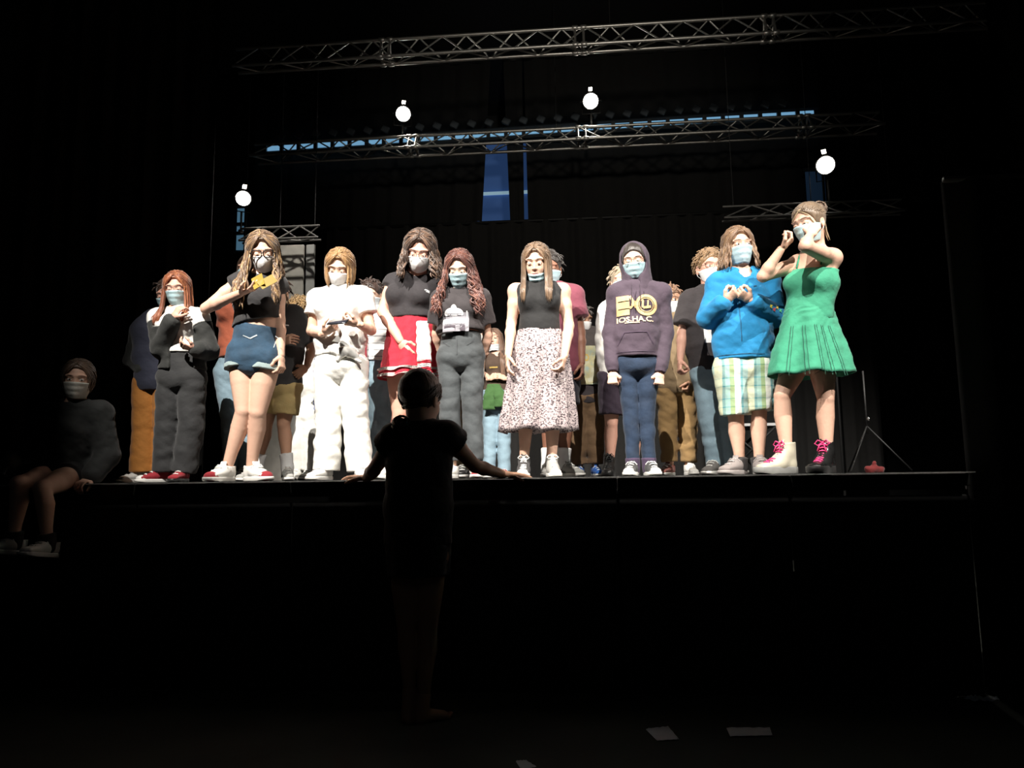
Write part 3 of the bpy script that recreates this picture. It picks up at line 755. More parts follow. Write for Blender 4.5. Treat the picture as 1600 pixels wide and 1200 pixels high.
# ------------------------------------------------------------------ the setting
black_paint = mat('black_stage_paint', (.012, .012, .012), .6, .1, 40)
deck_m = mat('dark_deck_wood', (.03, .028, .026), .45, .2, 30)
curtain_m = mat('black_velvet', (.010, .0095, .009), .95, .3, 30, sheen=0)
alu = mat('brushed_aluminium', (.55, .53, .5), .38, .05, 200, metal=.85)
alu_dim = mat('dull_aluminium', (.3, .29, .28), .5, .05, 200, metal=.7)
dark_steel = mat('black_steel', (.008, .008, .008), .6)
floor_m = mat('dark_hall_floor', (.05, .055, .045), .7, .1, 20, var=.3, vscale=2)
def struct(q, name, m, smooth=False): o = q.build(name, m, smooth=smooth); o['kind'] = 'structure'; return o
q = Q(); q.box((0, 3.5, -.05), (16, 17, .1)); struct(q, 'floor', floor_m)
q = Q(); q.box((0, 11.3, 3.5), (16, .2, 7.2)); struct(q, 'wall_back', mat('black_wall', (.01, .01, .011), .9))
q = Q(); q.box((-6.2, 6.0, 3.5), (.2, 10.8, 7.2)); struct(q, 'wall_left', mat('black_wall', (.01, .01, .011), .9))
q = Q(); q.box((6.2, 6.0, 3.5), (.2, 10.8, 7.2)); struct(q, 'wall_right', mat('black_wall', (.01, .01, .011), .9))
q = Q(); q.box((0, 7.2, 7.1), (12.6, 8.4, .15)); struct(q, 'ceiling', mat('black_wall', (.01, .01, .011), .9))
# stage: deck sections, fascia boards, aluminium edge
xr = float(U(1522, 738, EDGE)[0]); xl = float(U(-260, 760, EDGE)[0])
st = thing('stage', 'raised black stage platform with an aluminium front edge', 'stage', ((xl + xr) / 2, EDGE, 0))
org = np.array(st.location); W = xr - xl
q = Q(); q.box(((xl + xr) / 2, EDGE + 2.69, HS - .05), (W, 5.2, .1)); q.build('deck', deck_m, st, org, False)
n = 7
for i in range(n):
    q = Q(); q.box((xl + W * (i + .5) / n, EDGE + .09, HS / 2 - .06), (W / n - .012, .03, HS - .14), bev=.006); q.build('fascia_panel', black_paint, st, org, False)
    q = Q(); q.box((xl + W * (i + .5) / n, EDGE + .06, HS - .045), (W / n - .004, .03, .07), bev=.004); q.build('edge_frame', mat('black_anodised', (.02, .02, .02), .35, metal=.4), st, org, False)
    q = Q(); q.box((xl + W * (i + .5) / n, EDGE + .03, HS - .004), (W / n - .004, .1, .007)); q.build('edge_strip', mat('worn_edge_strip', (.5, .5, .48), .5, .3, 60, metal=.3, var=.4), st, org, False)
# curtains hung in folds
def curtain(name, label, x0, x1, y, z0, z1, folds, amp, x0t=None, x1t=None, seed=0, m=curtain_m):
    rnd = random.Random(seed); n = int(folds * 8); V = []; F = []; ph = [rnd.uniform(0, 6) for _ in range(3)]; rows = 8
    x0t = x0 if x0t is None else x0t; x1t = x1 if x1t is None else x1t
    c = thing(name, label, 'curtain', ((x0 + x1) / 2, y, z0)); q = Q()
    for r in range(rows + 1):
        f = r / rows
        for i in range(n + 1):
            t = i / n; X = (x0 * (1 - t) + x1 * t) * (1 - f) + (x0t * (1 - t) + x1t * t) * f
            V.append((X, y + amp * (math.sin(t * folds * 2 * PI + ph[0]) + .5 * math.sin(t * folds * 3.3 * PI + ph[1] + .6 * f)) * (1 - .3 * f), z0 + (z1 - z0) * f))
    nn = len(V); V += [(a, b + .006, d) for a, b, d in V]
    for r in range(rows):
        for i in range(n):
            a = r * (n + 1) + i; F.append((a, a + 1, a + n + 2, a + n + 1)); F.append((nn + a, nn + a + n + 1, nn + a + n + 2, nn + a + 1))
    q.add(V, F); q.build('drape', m, c, np.array(c.location))
    q = Q(); q.cyl((min(x0t, x0), y, z1), (max(x1t, x1), y, z1), .02, 8); q.build('curtain_rail', dark_steel, c, np.array(c.location))
    return c
YB = 8.95
zt = float(U(800, 346, YB)[2])
curtain('backdrop_curtain', 'long black pleated backdrop curtain behind the group on stage', -3.1, 3.6, YB, HS, zt, 30, .035, seed=1)
zb = float(U(800, 338, 9.6)[2]); a0, a1 = float(U(753, 338, 9.6)[0]), float(U(768, 246, 9.6)[0]); b0, b1 = float(U(797, 338, 9.6)[0]), float(U(788, 246, 9.6)[0])
curtain('upper_curtain', 'upper black curtain left of the blue lit window gap', -5.2, a0, 9.6, zb - .06, 7.0, 14, .03, -5.2, a1, seed=2)
c0, c1 = float(U(819, 338, 9.6)[0]), float(U(818, 246, 9.6)[0])
curtain('upper_curtain', 'narrow black curtain strip between the blue window gap and the blue sliver', b0, c0, 9.6, zb - .06, 7.0, 2, .01, b1, c1, seed=3)
d0, d1 = float(U(825, 338, 9.6)[0]), float(U(821, 270, 9.6)[0])
curtain('upper_curtain', 'upper black curtain right of the blue window gap', d0, 5.2, 9.6, zb - .06, 7.0, 14, .03, d1, 5.2, seed=4)
curtain('side_curtain', 'black side curtain hanging at the left of the stage', -5.4, -3.3, 6.4, HS + .02, 7.0, 9, .05, seed=5)
curtain('side_curtain', 'black side curtain hanging at the right end of the stage', 3.7, 5.9, 6.4, 0, 7.0, 9, .05, seed=6)
curtain('added_drape', 'low black drape added to hide the floor beside the right end of the stage', xr + .06, 5.9, 4.52, 0, 3.0, 8, .03, seed=7)  # added drape, hides stray light on the floor past the stage
# windows with evening light behind the stage
blue = mat('evening_blue_pane', (.08, .19, .52), emit=.16)
blue_hi = mat('evening_blue_pane_bright', (.25, .55, .85), emit=.55)
blue_dim = mat('evening_blue_pane_dim', (.05, .12, .25), emit=.06)
blue_post = mat('evening_blue_pane_pale', (.12, .27, .40), emit=.4)
frame_m = mat('dark_window_frame', (.03, .04, .05), .5)
bar_m = mat('glowing_window_bar', (.45, .7, .85), emit=.42)  # glazing bar given a glow of its own to look lit
def window(n_, x0, y0, x1, y1, Y, pane, mull=0, tilt=0, bars=(), bm=None):
    A = U(x0, y1, Y); B = U(x1, y1 if not tilt else y1 + tilt, Y); T = U(x0, y0, Y)
    o = bpy.data.objects.new('window_%d' % n_, None); C.objects.link(o); o['kind'] = 'structure'; o.location = A; h_ = T[2] - A[2]
    sl = (B[2] - A[2]) / (B[0] - A[0]) * 1.0; n = mull + 1; w_ = (B[0] - A[0]) / n
    for i in range(n):
        c = A + (B - A) * (i + .5) / n + (0, 0, h_ / 2)
        q = Q(); q.box(c, (w_ - (.05 if mull else 0), .01, h_)); q.build('pane', pane, o, A, False)
        if mull:
            q = Q(); q.box(A + (B - A) * i / n + (0, -.02, h_ / 2), (.05, .04, h_ + .03)); q.build('mullion', frame_m, o, A, False)
    for e in (-.02, h_ + .02):
        q = Q(); q.tube([A + (-.03, -.02, e), B + (.03, -.02, e)], .025, 4); q.build('window_frame', frame_m, o, A, False)
    for by in bars:
        q = Q(); zc = U(x0, by, Y)[2]; q.box(((A[0] + B[0]) / 2, Y - .03, zc), (B[0] - A[0], .03, .045)); q.build('glazing_bar', bm or bar_m, o, A, False)
    return o
window(1, 735, 225, 835, 352, 11.05, blue, bars=(305,))
window(2, 415, 229, 1275, 238, 9.35, blue_hi, mull=30, tilt=-56)
window(3, 369, 326, 382, 392, 9.35, blue_post, bars=(352, 366), bm=frame_m)
window(4, 1262, 268, 1292, 330, 9.35, blue_dim)
# roof ribs above the strip window
rib = thing('roof_ribs', 'row of faint corrugated roof ribs above the rear blue window strip', 'roof', tuple(U(850, 190, 9.3)))
for i in range(30):
    px = 440 + i * 27; py = 213 - (px - 440) * .066; c = U(px, py, 9.3)
    q = Q(); q.box(c, (.11, .05, .09), np.array(Matrix.Rotation(.5, 3, 'Y')), .01)
    if i == 0: me0 = q.mesh('rib', c, False); me0.materials.append(mat('grey_blue_rib', (.10, .12, .14), .5, metal=.3))
    o = bpy.data.objects.new('rib', me0); C.objects.link(o); o.parent = rib; o.location = c - np.array(rib.location)

# trusses: triangular, apex up, one cheap brace mesh shared by all
UT = Q().cyl((0, 0, -.5), (0, 0, .5), 1, 7).mesh('brace_unit')
UTM = {}
def rod(name, a, b, r, m, parent, org):
    if m.name not in UTM: UTM[m.name] = UT.copy(); UTM[m.name].materials.append(m)
    o = bpy.data.objects.new(name, UTM[m.name]); C.objects.link(o); o.parent = parent
    a = np.asarray(a, float); b = np.asarray(b, float); o.location = (a + b) / 2 - org
    o.rotation_euler = Vector(b - a).to_track_quat('Z', 'Y').to_euler(); o.scale = (r, r, float(np.linalg.norm(b - a))); return o
def truss(label, L, R, a, h, pitch, r=.019, rb=.009, m=alu, shift=0, plates=(), plain=False, cc=3):
    """L, R: ends of the front lower chord"""
    L = np.asarray(L, float); R = np.asarray(R, float); t = thing('lighting_truss', label, 'truss', tuple(L)); o_ = L.copy()
    lo = L; up = np.array((0, a / 2, h)); bk = np.array((0, a, 0)); n = max(2, int(np.linalg.norm(R - L) / pitch))
    for off in ((0, 0, 0), up, bk)[:cc]: rod('chord', L + off, R + off, r, m, t, o_)
    for i in range(n):
        p0 = L + (R - L) * i / n; p1 = L + (R - L) * (i + .5) / n; p2 = L + (R - L) * (i + 1) / n
        rod('brace', p0, p1 + up, rb, m, t, o_); rod('brace', p1 + up, p2, rb, m, t, o_)
        if cc > 2:
            s_ = (R - L) / n * .5
            rod('brace', p0 + bk + s_, p1 + up + s_ * 1, rb, m, t, o_)
            if i < n - 1: rod('brace', p1 + up + s_, p2 + bk + s_, rb, m, t, o_)
            rod('brace', p0, p1 + bk, rb, m, t, o_); rod('brace', p1 + bk, p2, rb, m, t, o_)
    for px in plates:
        for e in (-.045, .045):
            c = U(px, 600, L[1]); f = (c[0] - L[0]) / (R[0] - L[0]); c = L + (R - L) * f + np.array((e, 0, 0))
            rod('joint_bar', c, c + up, rb * 1.3, m, t, o_); rod('joint_bar', c + bk, c + up, rb * 1.3, m, t, o_); rod('joint_bar', c, c + bk, rb * 1.3, m, t, o_)
            for off in (0, up, bk): rod('coupler', c + off - (.03, 0, 0), c + off + (.03, 0, 0), r * 1.45, m, t, o_)
    for f in (.06, .5, .94):
        c = lerp(L, R, f) + up; rod('suspension_cable', c, (c[0], c[1], 7.0), .004, black_paint, t, o_)
    return t
zf = float(U(850, 73, 7.2)[2])
def xz(px, Y, z): return np.array((float(U(px, 400, Y)[0]), Y, z))
truss('upper front lighting truss spanning high over the stage', xz(352, 7.2, zf), xz(1640, 7.2, zf), .15, .235, .50, plates=(595, 920, 1240))
zm = float(U(1000, 212, 8.3)[2])
truss('lower rear lighting truss below two lit spotlights', xz(385, 8.3, zm), xz(1400, 8.3, zm), .25, .20, .52, plates=(640, 920, 1290))
# side ladders of truss
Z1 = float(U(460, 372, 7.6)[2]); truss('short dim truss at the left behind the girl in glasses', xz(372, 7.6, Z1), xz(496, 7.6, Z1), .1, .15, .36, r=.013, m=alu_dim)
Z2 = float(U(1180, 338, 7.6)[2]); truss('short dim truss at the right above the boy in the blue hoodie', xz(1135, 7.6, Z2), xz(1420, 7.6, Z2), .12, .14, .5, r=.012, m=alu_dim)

# stage lamps: can, yoke, lit lens, flap
lens = mat('lit_lens', (1, .96, .86), emit=55)
can_m = mat('black_lamp_can', (.03, .03, .03), .35, metal=.2)
def stage_lamp(px, py, Y, label, up, lean=.3, aim=(0, 1.6, 2.2), r=.072, power=25):
    c = U(px, py, Y); d = unit(np.array(aim) - c); t = thing('stage_lamp', label, 'spotlight', tuple(c), 'spotlights on the rear rig'); org = c
    q = Q(); a = c - d * .02; b = c - d * .34
    u = unit(np.cross(d, (0, 0, 1))); v = np.cross(u, d); an = np.arange(20) * 2 * PI / 20
    ring = lambda o, r_: o + r_ * (np.cos(an)[:, None] * u + np.sin(an)[:, None] * v)
    q.loft([ring(c - d * .03, r * .9), ring(c + d * .03, r * 1.08), ring(c + d * .03, r * 1.16), ring(c - d * .04, r * 1.16), ring(c - d * .2, r * 1.05), ring(b, r * .6), ring(b - d * .03, r * .3)])
    q.build('can', can_m, t, org)
    q = Q(); q.loft([ring(c - d * .004, r), ring(c + d * .012, r * .9), ring(c + d * .02, r * .5), ring(c + d * .022, .004)]); q.build('lens', lens, t, org)
    q = Q(); m_ = c - d * .14; tp = m_ + np.array((0, 0, up))
    sg = 1 if up > 0 else -1
    q.tube([m_ + u * (r + .02), m_ + u * (r + .02) + (0, 0, sg * (r + .07)), m_ - u * (r + .02) + (0, 0, sg * (r + .07)), m_ - u * (r + .02)], .009, 6, flat=.5); q.build('yoke', can_m, t, org)
    q = Q(); q.cyl(m_ + (0, 0, sg * (r + .07)), tp, .012, 8); q.box(tp, (.05, .05, .05), bev=.01); q.build('clamp', alu_dim, t, org)
    for sd in (-1, 1):
        q = Q(); q.ball(m_ + u * sd * (r + .03), .016); q.build('tilt_knob', can_m, t, org)
    fl = c + v * (r + .035) + d * .05
    q = Q(); R_ = np.stack([u, unit(d + v * .55), np.cross(u, unit(d + v * .55))], 1); q.box(fl, (.045, .13, .004), R_, 0); q.build('barn_door', alu_dim, t, org, False)
    spot('stage_lamp_beam', c + d * .05, aim, power, 70, .8, (1, .93, .8), .05)
ap = .2 + zm
stage_lamp(630, 178, 8.42, 'lit spotlight standing above the rear truss, left of centre', -(float(U(630, 178, 8.42)[2]) - ap), r=.086)
stage_lamp(923, 158, 8.42, 'lit spotlight standing above the rear truss, right of centre', -(float(U(923, 158, 8.42)[2]) - ap - .0), r=.088)
stage_lamp(380, 310, 7.6, 'lit spotlight on the far left above the girl in glasses', -.38, r=.078)
stage_lamp(1290, 258, 7.6, 'lit spotlight on the far right above the girl in the green dress', -.42, r=.088)
for px, py, e, lb in ((384, 330, 7.75, 'slim dark pole carrying the far left spotlight'), (1286, 280, 7.75, 'slim dark pole carrying the far right spotlight')):
    c = U(px, py, e); gz = HS if c[0] < xr - .4 else 0; t = thing('lamp_pole', lb, 'pole', (c[0], e, gz)); org = np.array((c[0], e, gz)); q = Q(); q.cyl(org, (c[0], e, c[2] + .12), .014, 10); q.build('pole', dark_steel, t, org)
    q = Q()
    for k in range(3): an = k * 2.09 + .5; q.tube([org + (0, 0, .35), org + (.35 * math.cos(an), .35 * math.sin(an), .012)], .01, 6)
    q.build('tripod_legs', dark_steel, t, org)

# pale panel at back left
a = U(440, 384, 7.9); b = U(493, 384, 7.9); z0 = HS
t = thing('display_panel', 'tall pale grey panel standing at the back left of the stage', 'panel', ((a[0] + b[0]) / 2 - .1, 7.9, HS)); org = np.array(t.location)
q = Q(); q.box(((a[0] + b[0]) / 2 - .14, 7.9, (a[2] + z0) / 2), (b[0] - a[0] + .02, .04, a[2] - z0), bev=.006); q.build('board', mat('warm_grey_board', (.6, .57, .52), .8, .1, 12), t, org, False)
q = Q(); q.box((b[0] - .05, 7.89, (a[2] + z0) / 2), (.1, .03, a[2] - z0 - .01), bev=.006); q.build('side_board', mat('cool_grey_board', (.48, .48, .47), .8, .1, 12), t, org, False)
# low folding table at back right
Yt = 5.7; a = U(1128, 662, Yt); b = U(1218, 662, Yt)
t = thing('folding_table', 'low black folding table with a white edge behind the boy in plaid shorts', 'table', ((a[0] + b[0]) / 2, Yt + .25, HS)); org = np.array(t.location)
q = Q(); q.box(((a[0] + b[0]) / 2, Yt + .25, a[2] - .015), (b[0] - a[0], .5, .02), bev=.005); q.build('table_top', black_paint, t, org, False)
q = Q(); q.box(((a[0] + b[0]) / 2, Yt - .004, a[2] - .012), (b[0] - a[0], .012, .02)); q.build('edge_band', mat('white_edge', (.8, .8, .8), .5), t, org, False)
for e in (0, .5):
    for x0, x1 in ((a[0] + .02, b[0] - .02), (b[0] - .02, a[0] + .02)):
        q = Q(); q.tube([(x0, Yt + e, a[2] - .02), (x1, Yt + e + .01, HS + .01)], .012, 6); q.build('leg', dark_steel, t, org)
# metal stand with bright bolts at the right, red bag
Ys = 4.95; ct = U(1360, 740, Ys); t = thing('microphone_stand', 'black microphone stand barely visible at the right end of the stage', 'stand', (ct[0], Ys, HS)); org = np.array(t.location)
pts = {k: U(*v, Ys) for k, v in dict(a=(1374, 617), b=(1354, 655), c=(1323, 696), d=(1375, 726)).items()}
q = Q(); q.cyl(org + (0, 0, .25), org + (0, 0, .66), .006, 8); q.build('pole', dark_steel, t, org)
for k in range(3):
    an = k * 2.09 - .3; q = Q(); q.tube([org + (0, 0, .3), org + (.24 * math.cos(an), .24 * math.sin(an), .01)], .005, 6); q.build('leg', dark_steel, t, org)
for k in 'b':
    p = pts[k]; q = Q(); q.ball((p[0], Ys - .03, p[2]), .013); q.build('bolt', mat('chrome', (.8, .8, .8), .15, metal=1), t, org)
q = Q(); rb = U(1368, 735, 4.9); q.add(*Field(.008).add(ec((rb[0] - .045, 4.9, HS + .02), (rb[0] + .045, 4.92, HS + .02), .02, .022), .02).add(ec((rb[0] - .02, 4.9, HS + .02), (rb[0] + .0, 4.9, HS + .06), .02, .012), .02).noise(.008, 60).surf())
o = q.build('cloth_bundle', cloth('red_fabric', (.16, .008, .008))); o['label'] = 'small crumpled red cloth on the deck at the right end of the stage'; o['category'] = 'cloth'
# papers on the hall floor
def fpt(px, py):
    d = CR @ Vector(((px - 800) / FPX, -(py - 600) / FPX, -1)); k = -(CAMZ - .003) / d.z; return np.array((d.x * k, d.y * k, .003))
def paper(corners, label, name='paper_sheet', crumple=.0, seed=0):
    P4 = [fpt(*c) for c in corners]; rnd = random.Random(seed); n = 8; V = []; F = []
    for i in range(n + 1):
        for k in range(n + 1):
            p = lerp(lerp(P4[0], P4[1], i / n), lerp(P4[3], P4[2], i / n), k / n)
            p[2] += .002 + abs(math.sin(i * 1.3) * math.cos(k * .9)) * .004 + crumple * rnd.random(); V.append(p)
    nn = len(V); V += [v - (0, 0, .0012) for v in V]
    for i in range(n):
        for k in range(n): a = i * (n + 1) + k; F.append((a, a + n + 1, a + n + 2, a + 1)); F.append((nn + a, nn + a + 1, nn + a + n + 2, nn + a + n + 1))
    c = P4[0]; o = Q().add(V, F).build(name, mat('white_paper', (.8, .82, .85), .7, .1, 20), None, c); o.location = c
    o['label'] = label; o['category'] = 'paper'; return o
paper([(1009, 1140), (1044, 1136), (1061, 1156), (1027, 1158)], 'white paper sheet on the dark floor, slanted, left of the longer sheet', seed=1)
paper([(1135, 1138), (1203, 1138), (1207, 1150), (1141, 1151)], 'wide white paper sheet on the dark floor, right of the slanted sheet', seed=2)
paper([(806, 1190), (822, 1189), (838, 1199), (815, 1204)], 'white paper scrap at the bottom edge of the photo', seed=3)
paper([(1506, 1093), (1530, 1092), (1562, 1095), (1540, 1101)], 'thin crumpled white paper scrap on the floor at far right', crumple=.02, seed=4)

# front lamps over the audience: can, plus added unseen plates that keep the beam on the deck
for i, (a, b, p, an_, bl) in enumerate(FRONT):
    c = np.array(a); t = thing('front_lamp', ('left', 'middle', 'right')[i] + ' stage lamp of the front rig above the audience', 'spotlight', a); org = c
    d = unit(np.array(b) - c); q = Q(); q.cyl(c - d * .06, c - d * .4, (.11, .07), 16); q.build('can', can_m, t, org)
    e_ = np.array((c[0], EDGE + .02, HS + .0)); dd = unit(e_ - c); dn = unit(np.cross((1, 0, 0), dd)); dn = dn if dn[2] < 0 else -dn
    pl = c + dd * .55; w_ = 1.7; V = []
    for x in (-w_ / 2, w_ / 2):
        for k in (0, .5): V.append(pl + np.array((x, 0, 0)) + dn * k)
    V += [v + dd * .004 for v in V]
    q = Q(); q.add(V, [(0, 2, 3, 1), (4, 5, 7, 6), (0, 1, 5, 4), (2, 6, 7, 3), (0, 4, 6, 2), (1, 3, 7, 5)]); q.build('barn_door', can_m, t, org, False)  # added unseen plate that cuts the beam at the stage edge
    q = Q(); q.tube([c - d * .1 + dn * .12, pl + dn * .12], .008, 5); q.build('bracket', can_m, t, org)
    A_ = c + unit(np.array((2.24, 4.5, .2)) - c) * .62; B_ = c + unit(np.array((2.24, 4.5, 5.2)) - c) * .62; V = [A_, B_, A_ + (.45, 0, 0), B_ + (.45, 0, 0)]; V += [v + d * .004 for v in V]
    q = Q(); q.add(V, [(0, 1, 3, 2), (4, 6, 7, 5), (0, 4, 5, 1), (2, 3, 7, 6), (0, 2, 6, 4), (1, 5, 7, 3)]); q.build('beam_flag', can_m, t, org, False)  # added unseen plate that stops the beam right of the stage
    q = Q(); q.cyl(c - d * .2, c - d * .2 + (0, 0, .35), .012, 8); q.build('clamp', can_m, t, org)
FL = np.array((-3.2, 1.2, 6.0))
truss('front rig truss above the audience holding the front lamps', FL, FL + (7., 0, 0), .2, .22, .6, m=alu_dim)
# ------------------------------------------------------------------ the people
wh = mat('white_rubber', (.7, .69, .66), .5); whc = cloth('white_canvas', (.72, .71, .68)); grc = cloth('grey_suede', (.2, .19, .18)); blk = cloth('black_leather', (.015, .015, .015), .4)
crim = cloth('crimson_suede', (.32, .02, .035)); lace_w = mat('white_lace', (.75, .75, .72), .8); lace_p = mat('pink_lace', (.75, .05, .2), .8)
denim_b = cloth('mid_blue_denim', (.035, .085, .14), var=.35); denim_l = cloth('light_blue_denim', (.30, .41, .48), var=.15); denim_g = cloth('washed_grey_denim', (.085, .095, .10), var=.3)
band_m = mat('dark_band', (.03, .02, .02), .5)
F0 = EDGE + .25
BR = (.055, .028, .017); BRD = (.04, .02, .014)

# girl with red hair, hand at her masked face
P = Person('girl with long red hair, glasses and open black jacket, hand raised to blue mask', F0 - .02, 280, 427, 757, 'pink', hy=(14, 14, -3), h=.008,
    J=dict(head=(277, 452, -.02), neck=(277, 480), shA=(247, 497), shB=(311, 497), chest=(280, 513), waist=(282, 547), pelvis=(284, 578), elA=(252, 545, -.07), wrA=(270, 497, -.17), haA=(287, 471, -.16),
           elB=(326, 548, .02), wrB=(306, 546, -.13), haB=(286, 541, -.17), hipA=(268, 592), hipB=(300, 592), knA=(262, 668), knB=(299, 668), anA=(258, 738), anB=(287, 737)))
P.body(curl={'A': .5, 'B': .45}, pal={'A': (.3, 1, -.2), 'B': (.2, .6, .8)}); P.face(hair_mat((.22, .09, .05))); P.mask('surgical'); P.glasses((.03, .02, .02), .0014)
P.hair((.20, .055, .02), L=.26, n=210, fan=43, seed=4, tip=(.32, .11, .04), vol=.004)
top(P, cloth('white_cotton_bright', (.8, .79, .76)), 'white_top', sleeve=.2, o=.016, hem=553, neck=.03, so=.018)
jacket(P, cloth('black_fleece', (.035, .037, .035)), 579, 515, (276, 316))
trousers(P, cloth('charcoal_trousers', (.035, .036, .038)), waist=553, th=.016, kn=.035, an=.048, end=1.0, wr=.007)
shoe(P, 'A', 'low', crim, wh, lace_w, wh, yaw=40, label='red and black sneaker with white toe'); shoe(P, 'B', 'low', crim, blk, lace_w, yaw=-5)

# person behind her, orange trousers
P = Person('person in navy vest and wide orange trousers, face hidden behind the red haired girl', F0 + .45, 240, 432, 753, 'pink', fem=False, hy=(10, 20, 0),
    J=dict(head=(263, 462), shA=(221, 515), shB=(275, 515), elA=(209, 563, .05), wrA=(229, 580, -.08), haA=(246, 574, -.12), hipA=(232, 600), hipB=(262, 600), knA=(228, 678), knB=(262, 678), anA=(226, 738), anB=(262, 738)))
P.body(curl={'A': .4, 'B': .3}); P.face(hair_mat(BR)); P.mask('surgical'); short_hair(P, BR, 120, seed=3)
top(P, cloth('dark_olive_knit', (.03, .033, .03)), 'sweater', long_=True, o=.014, hem=628, so=.022, wr=.008)
top(P, cloth('navy_quilt', (.035, .04, .07)), 'vest', sleeve=0, o=.026, hem=612, neck=.032, wr=.004)
trousers(P, cloth('orange_corduroy', (.48, .22, .05), var=.06), waist=622, th=.03, kn=.045, an=.07, wr=.004)
for e, y in (('A', 30), ('B', 0)): shoe(P, e, 'low', whc, wh, lace_w, yaw=y)

# tall girl reading a yellow booklet
P = Person('tall girl in black framed glasses, black crop top and denim shorts reading a yellow booklet', F0 - .03, 396, 364, 756, 'fair', hy=(22, 20, -6), h=.007, build=1.0, lb=.93, hb=.93,
    J=dict(head=(411, 396, -.04), neck=(405, 432), shA=(374, 442), shB=(433, 446), chest=(404, 467), waist=(402, 505), pelvis=(399, 538), elA=(322, 482, -.06), wrA=(376, 458, -.2), haA=(406, 448, -.25),
           elB=(437, 500, .02), wrB=(439, 555, -.03), haB=(441, 582, -.05), hipA=(379, 560), hipB=(417, 563), knA=(381, 642, -.03), knB=(403, 644, -.02), anA=(356, 727, 0), anB=(393, 730, .06)))
P.body(curl={'A': .2, 'B': .5}, pal={'A': (.1, -.2, 1)}); P.face(hair_mat((.16, .09, .05))); P.mask('kn95'); P.glasses((.008, .008, .008), .0032, w=.028, hh=.021)
P.hair((.14, .085, .05), L=.36, wave=.013, wf=13, n=260, fan=43, seed=8, tip=(.34, .21, .10), vol=.008, spread=.5)
top(P, cloth('black_cotton', (.045, .043, .045)), 'crop_top', sleeve=.12, o=.014, hem=505, tilt=(.2, 0), neck=.03, so=.012, wr=.005)
sh_ = trousers(P, denim_b, 'denim_shorts', waist=509, tilt=.2, th=.016, kn=.02, end=.085, wr=.006)
q = Q()
for e in 'AB':
    
    a0, a1 = lerp(P.j['hip' + e], P.j['kn' + e], .1), lerp(P.j['hip' + e], P.j['kn' + e], .2); rr = .059 * P.M * P.lb + .022; q.add(*Field(.006).add(ec(a0, a1, rr, rr * 1.02, flat=2), .01).noise(.003, 40).surf())
q.build('turned_cuffs', cloth('pale_denim_inside', (.34, .42, .42)), sh_, P.org)
on_front(P, sh_, *shapes2d([('bar', 0, 0, .004, -.075, .004), ('bar', -.18, .0, -.13, -.022, .006), ('bar', -.13, -.022, -.09, .0, .009), ('bar', .03, -.01, .06, -.03, .004)]), (421, 522), 'stitching', mat('pale_stitch', (.4, .45, .48)))
bracelet(P, 'B', mat('cream_band', (.6, .5, .35)), t=.004)
shoe(P, 'A', 'low', whc, wh, lace_w, crim, tongue=whc, yaw=5, sc_=1.1, label='white sneaker with red toe'); shoe(P, 'B', 'low', whc, wh, lace_w, crim, yaw=-52, sc_=1.1, label='white sneaker with red toe turned sideways')
t = thing('booklet', 'yellow booklet held open by the tall girl in glasses', 'booklet', tuple(U(410, 441, P.Y - .27))); org = np.array(t.location); ym = mat('yellow_card', (.28, .19, .02), .6, .05)
q = Q(); R1 = np.array(Euler((math.radians(60), math.radians(-28), 0)).to_matrix()); q.box(org + (-.028, 0, .006), (.075, .11, .004), R1, 0); q.build('cover', ym, t, org, False)
q = Q(); R2 = np.array(Euler((math.radians(60), math.radians(48), 0)).to_matrix()); q.box(org + (.03, 0, .001), (.06, .11, .004), R2, 0); q.build('cover', ym, t, org, False)

# terracotta top behind the tall girl
P = Person('person in terracotta top and pale jeans mostly hidden behind the tall girl in glasses', F0 + 1.0, 378, 400, 750, 'fair', J=dict(head=(392, 425), shA=(362, 468), shB=(408, 468), elA=(356, 515), wrA=(364, 560), haA=(366, 585), chest=(380, 490), waist=(378, 540), knA=(364, 660), knB=(388, 660), anA=(362, 735), anB=(388, 735)))
P.body(); P.hair(BR, L=.34, wave=.015, n=120, seed=31); P.mask('surgical')
top(P, cloth('terracotta_jersey', (.42, .13, .07)), 'loose_top', sleeve=.95, o=.03, hem=560, so=.02, wr=.008)
trousers(P, denim_l, 'jeans', waist=548, th=.03, kn=.03, an=.03)
for e in 'AB': shoe(P, e, 'low', blk, wh, lace_w)

# boy in khaki shorts
P = Person('boy in dark grey t-shirt and khaki shorts with long white socks, hand on hip', F0 + .42, 432, 425, 750, 'tan', fem=False, hy=(-5, 15, 0),
    J=dict(head=(432, 460), neck=(436, 484), shA=(420, 497), shB=(461, 493), chest=(440, 510), waist=(443, 550), elA=(417, 545), wrA=(440, 535, -.14), haA=(456, 530, -.18), elB=(487, 545, .06), wrB=(479, 573, -.02), haB=(462, 588, -.08),
           hipA=(424, 605), hipB=(450, 605), knA=(416, 662), knB=(443, 664), anA=(402, 728), anB=(449, 730)))
P.body(curl={'B': .4, 'A': .4}, pal={'B': (-.6, .6, 0)}); P.mask('kn95'); short_hair(P, BR, 160, seed=41); P.face(hair_mat(BR))
t_ = top(P, cloth('dark_grey_tee', (.05, .048, .048)), 't_shirt', sleeve=.85, o=.018, hem=606, so=.018, wr=.006)
on_front(P, t_, *shapes2d([('rect', -.02, -.004, .02, .004)]), (444, 507), 'logo_bar', mat('print_white', (.8, .8, .8)))
trousers(P, cloth('khaki_cotton', (.52, .41, .2)), 'shorts', waist=604, th=.018, kn=.034, end=.36, wr=.005)
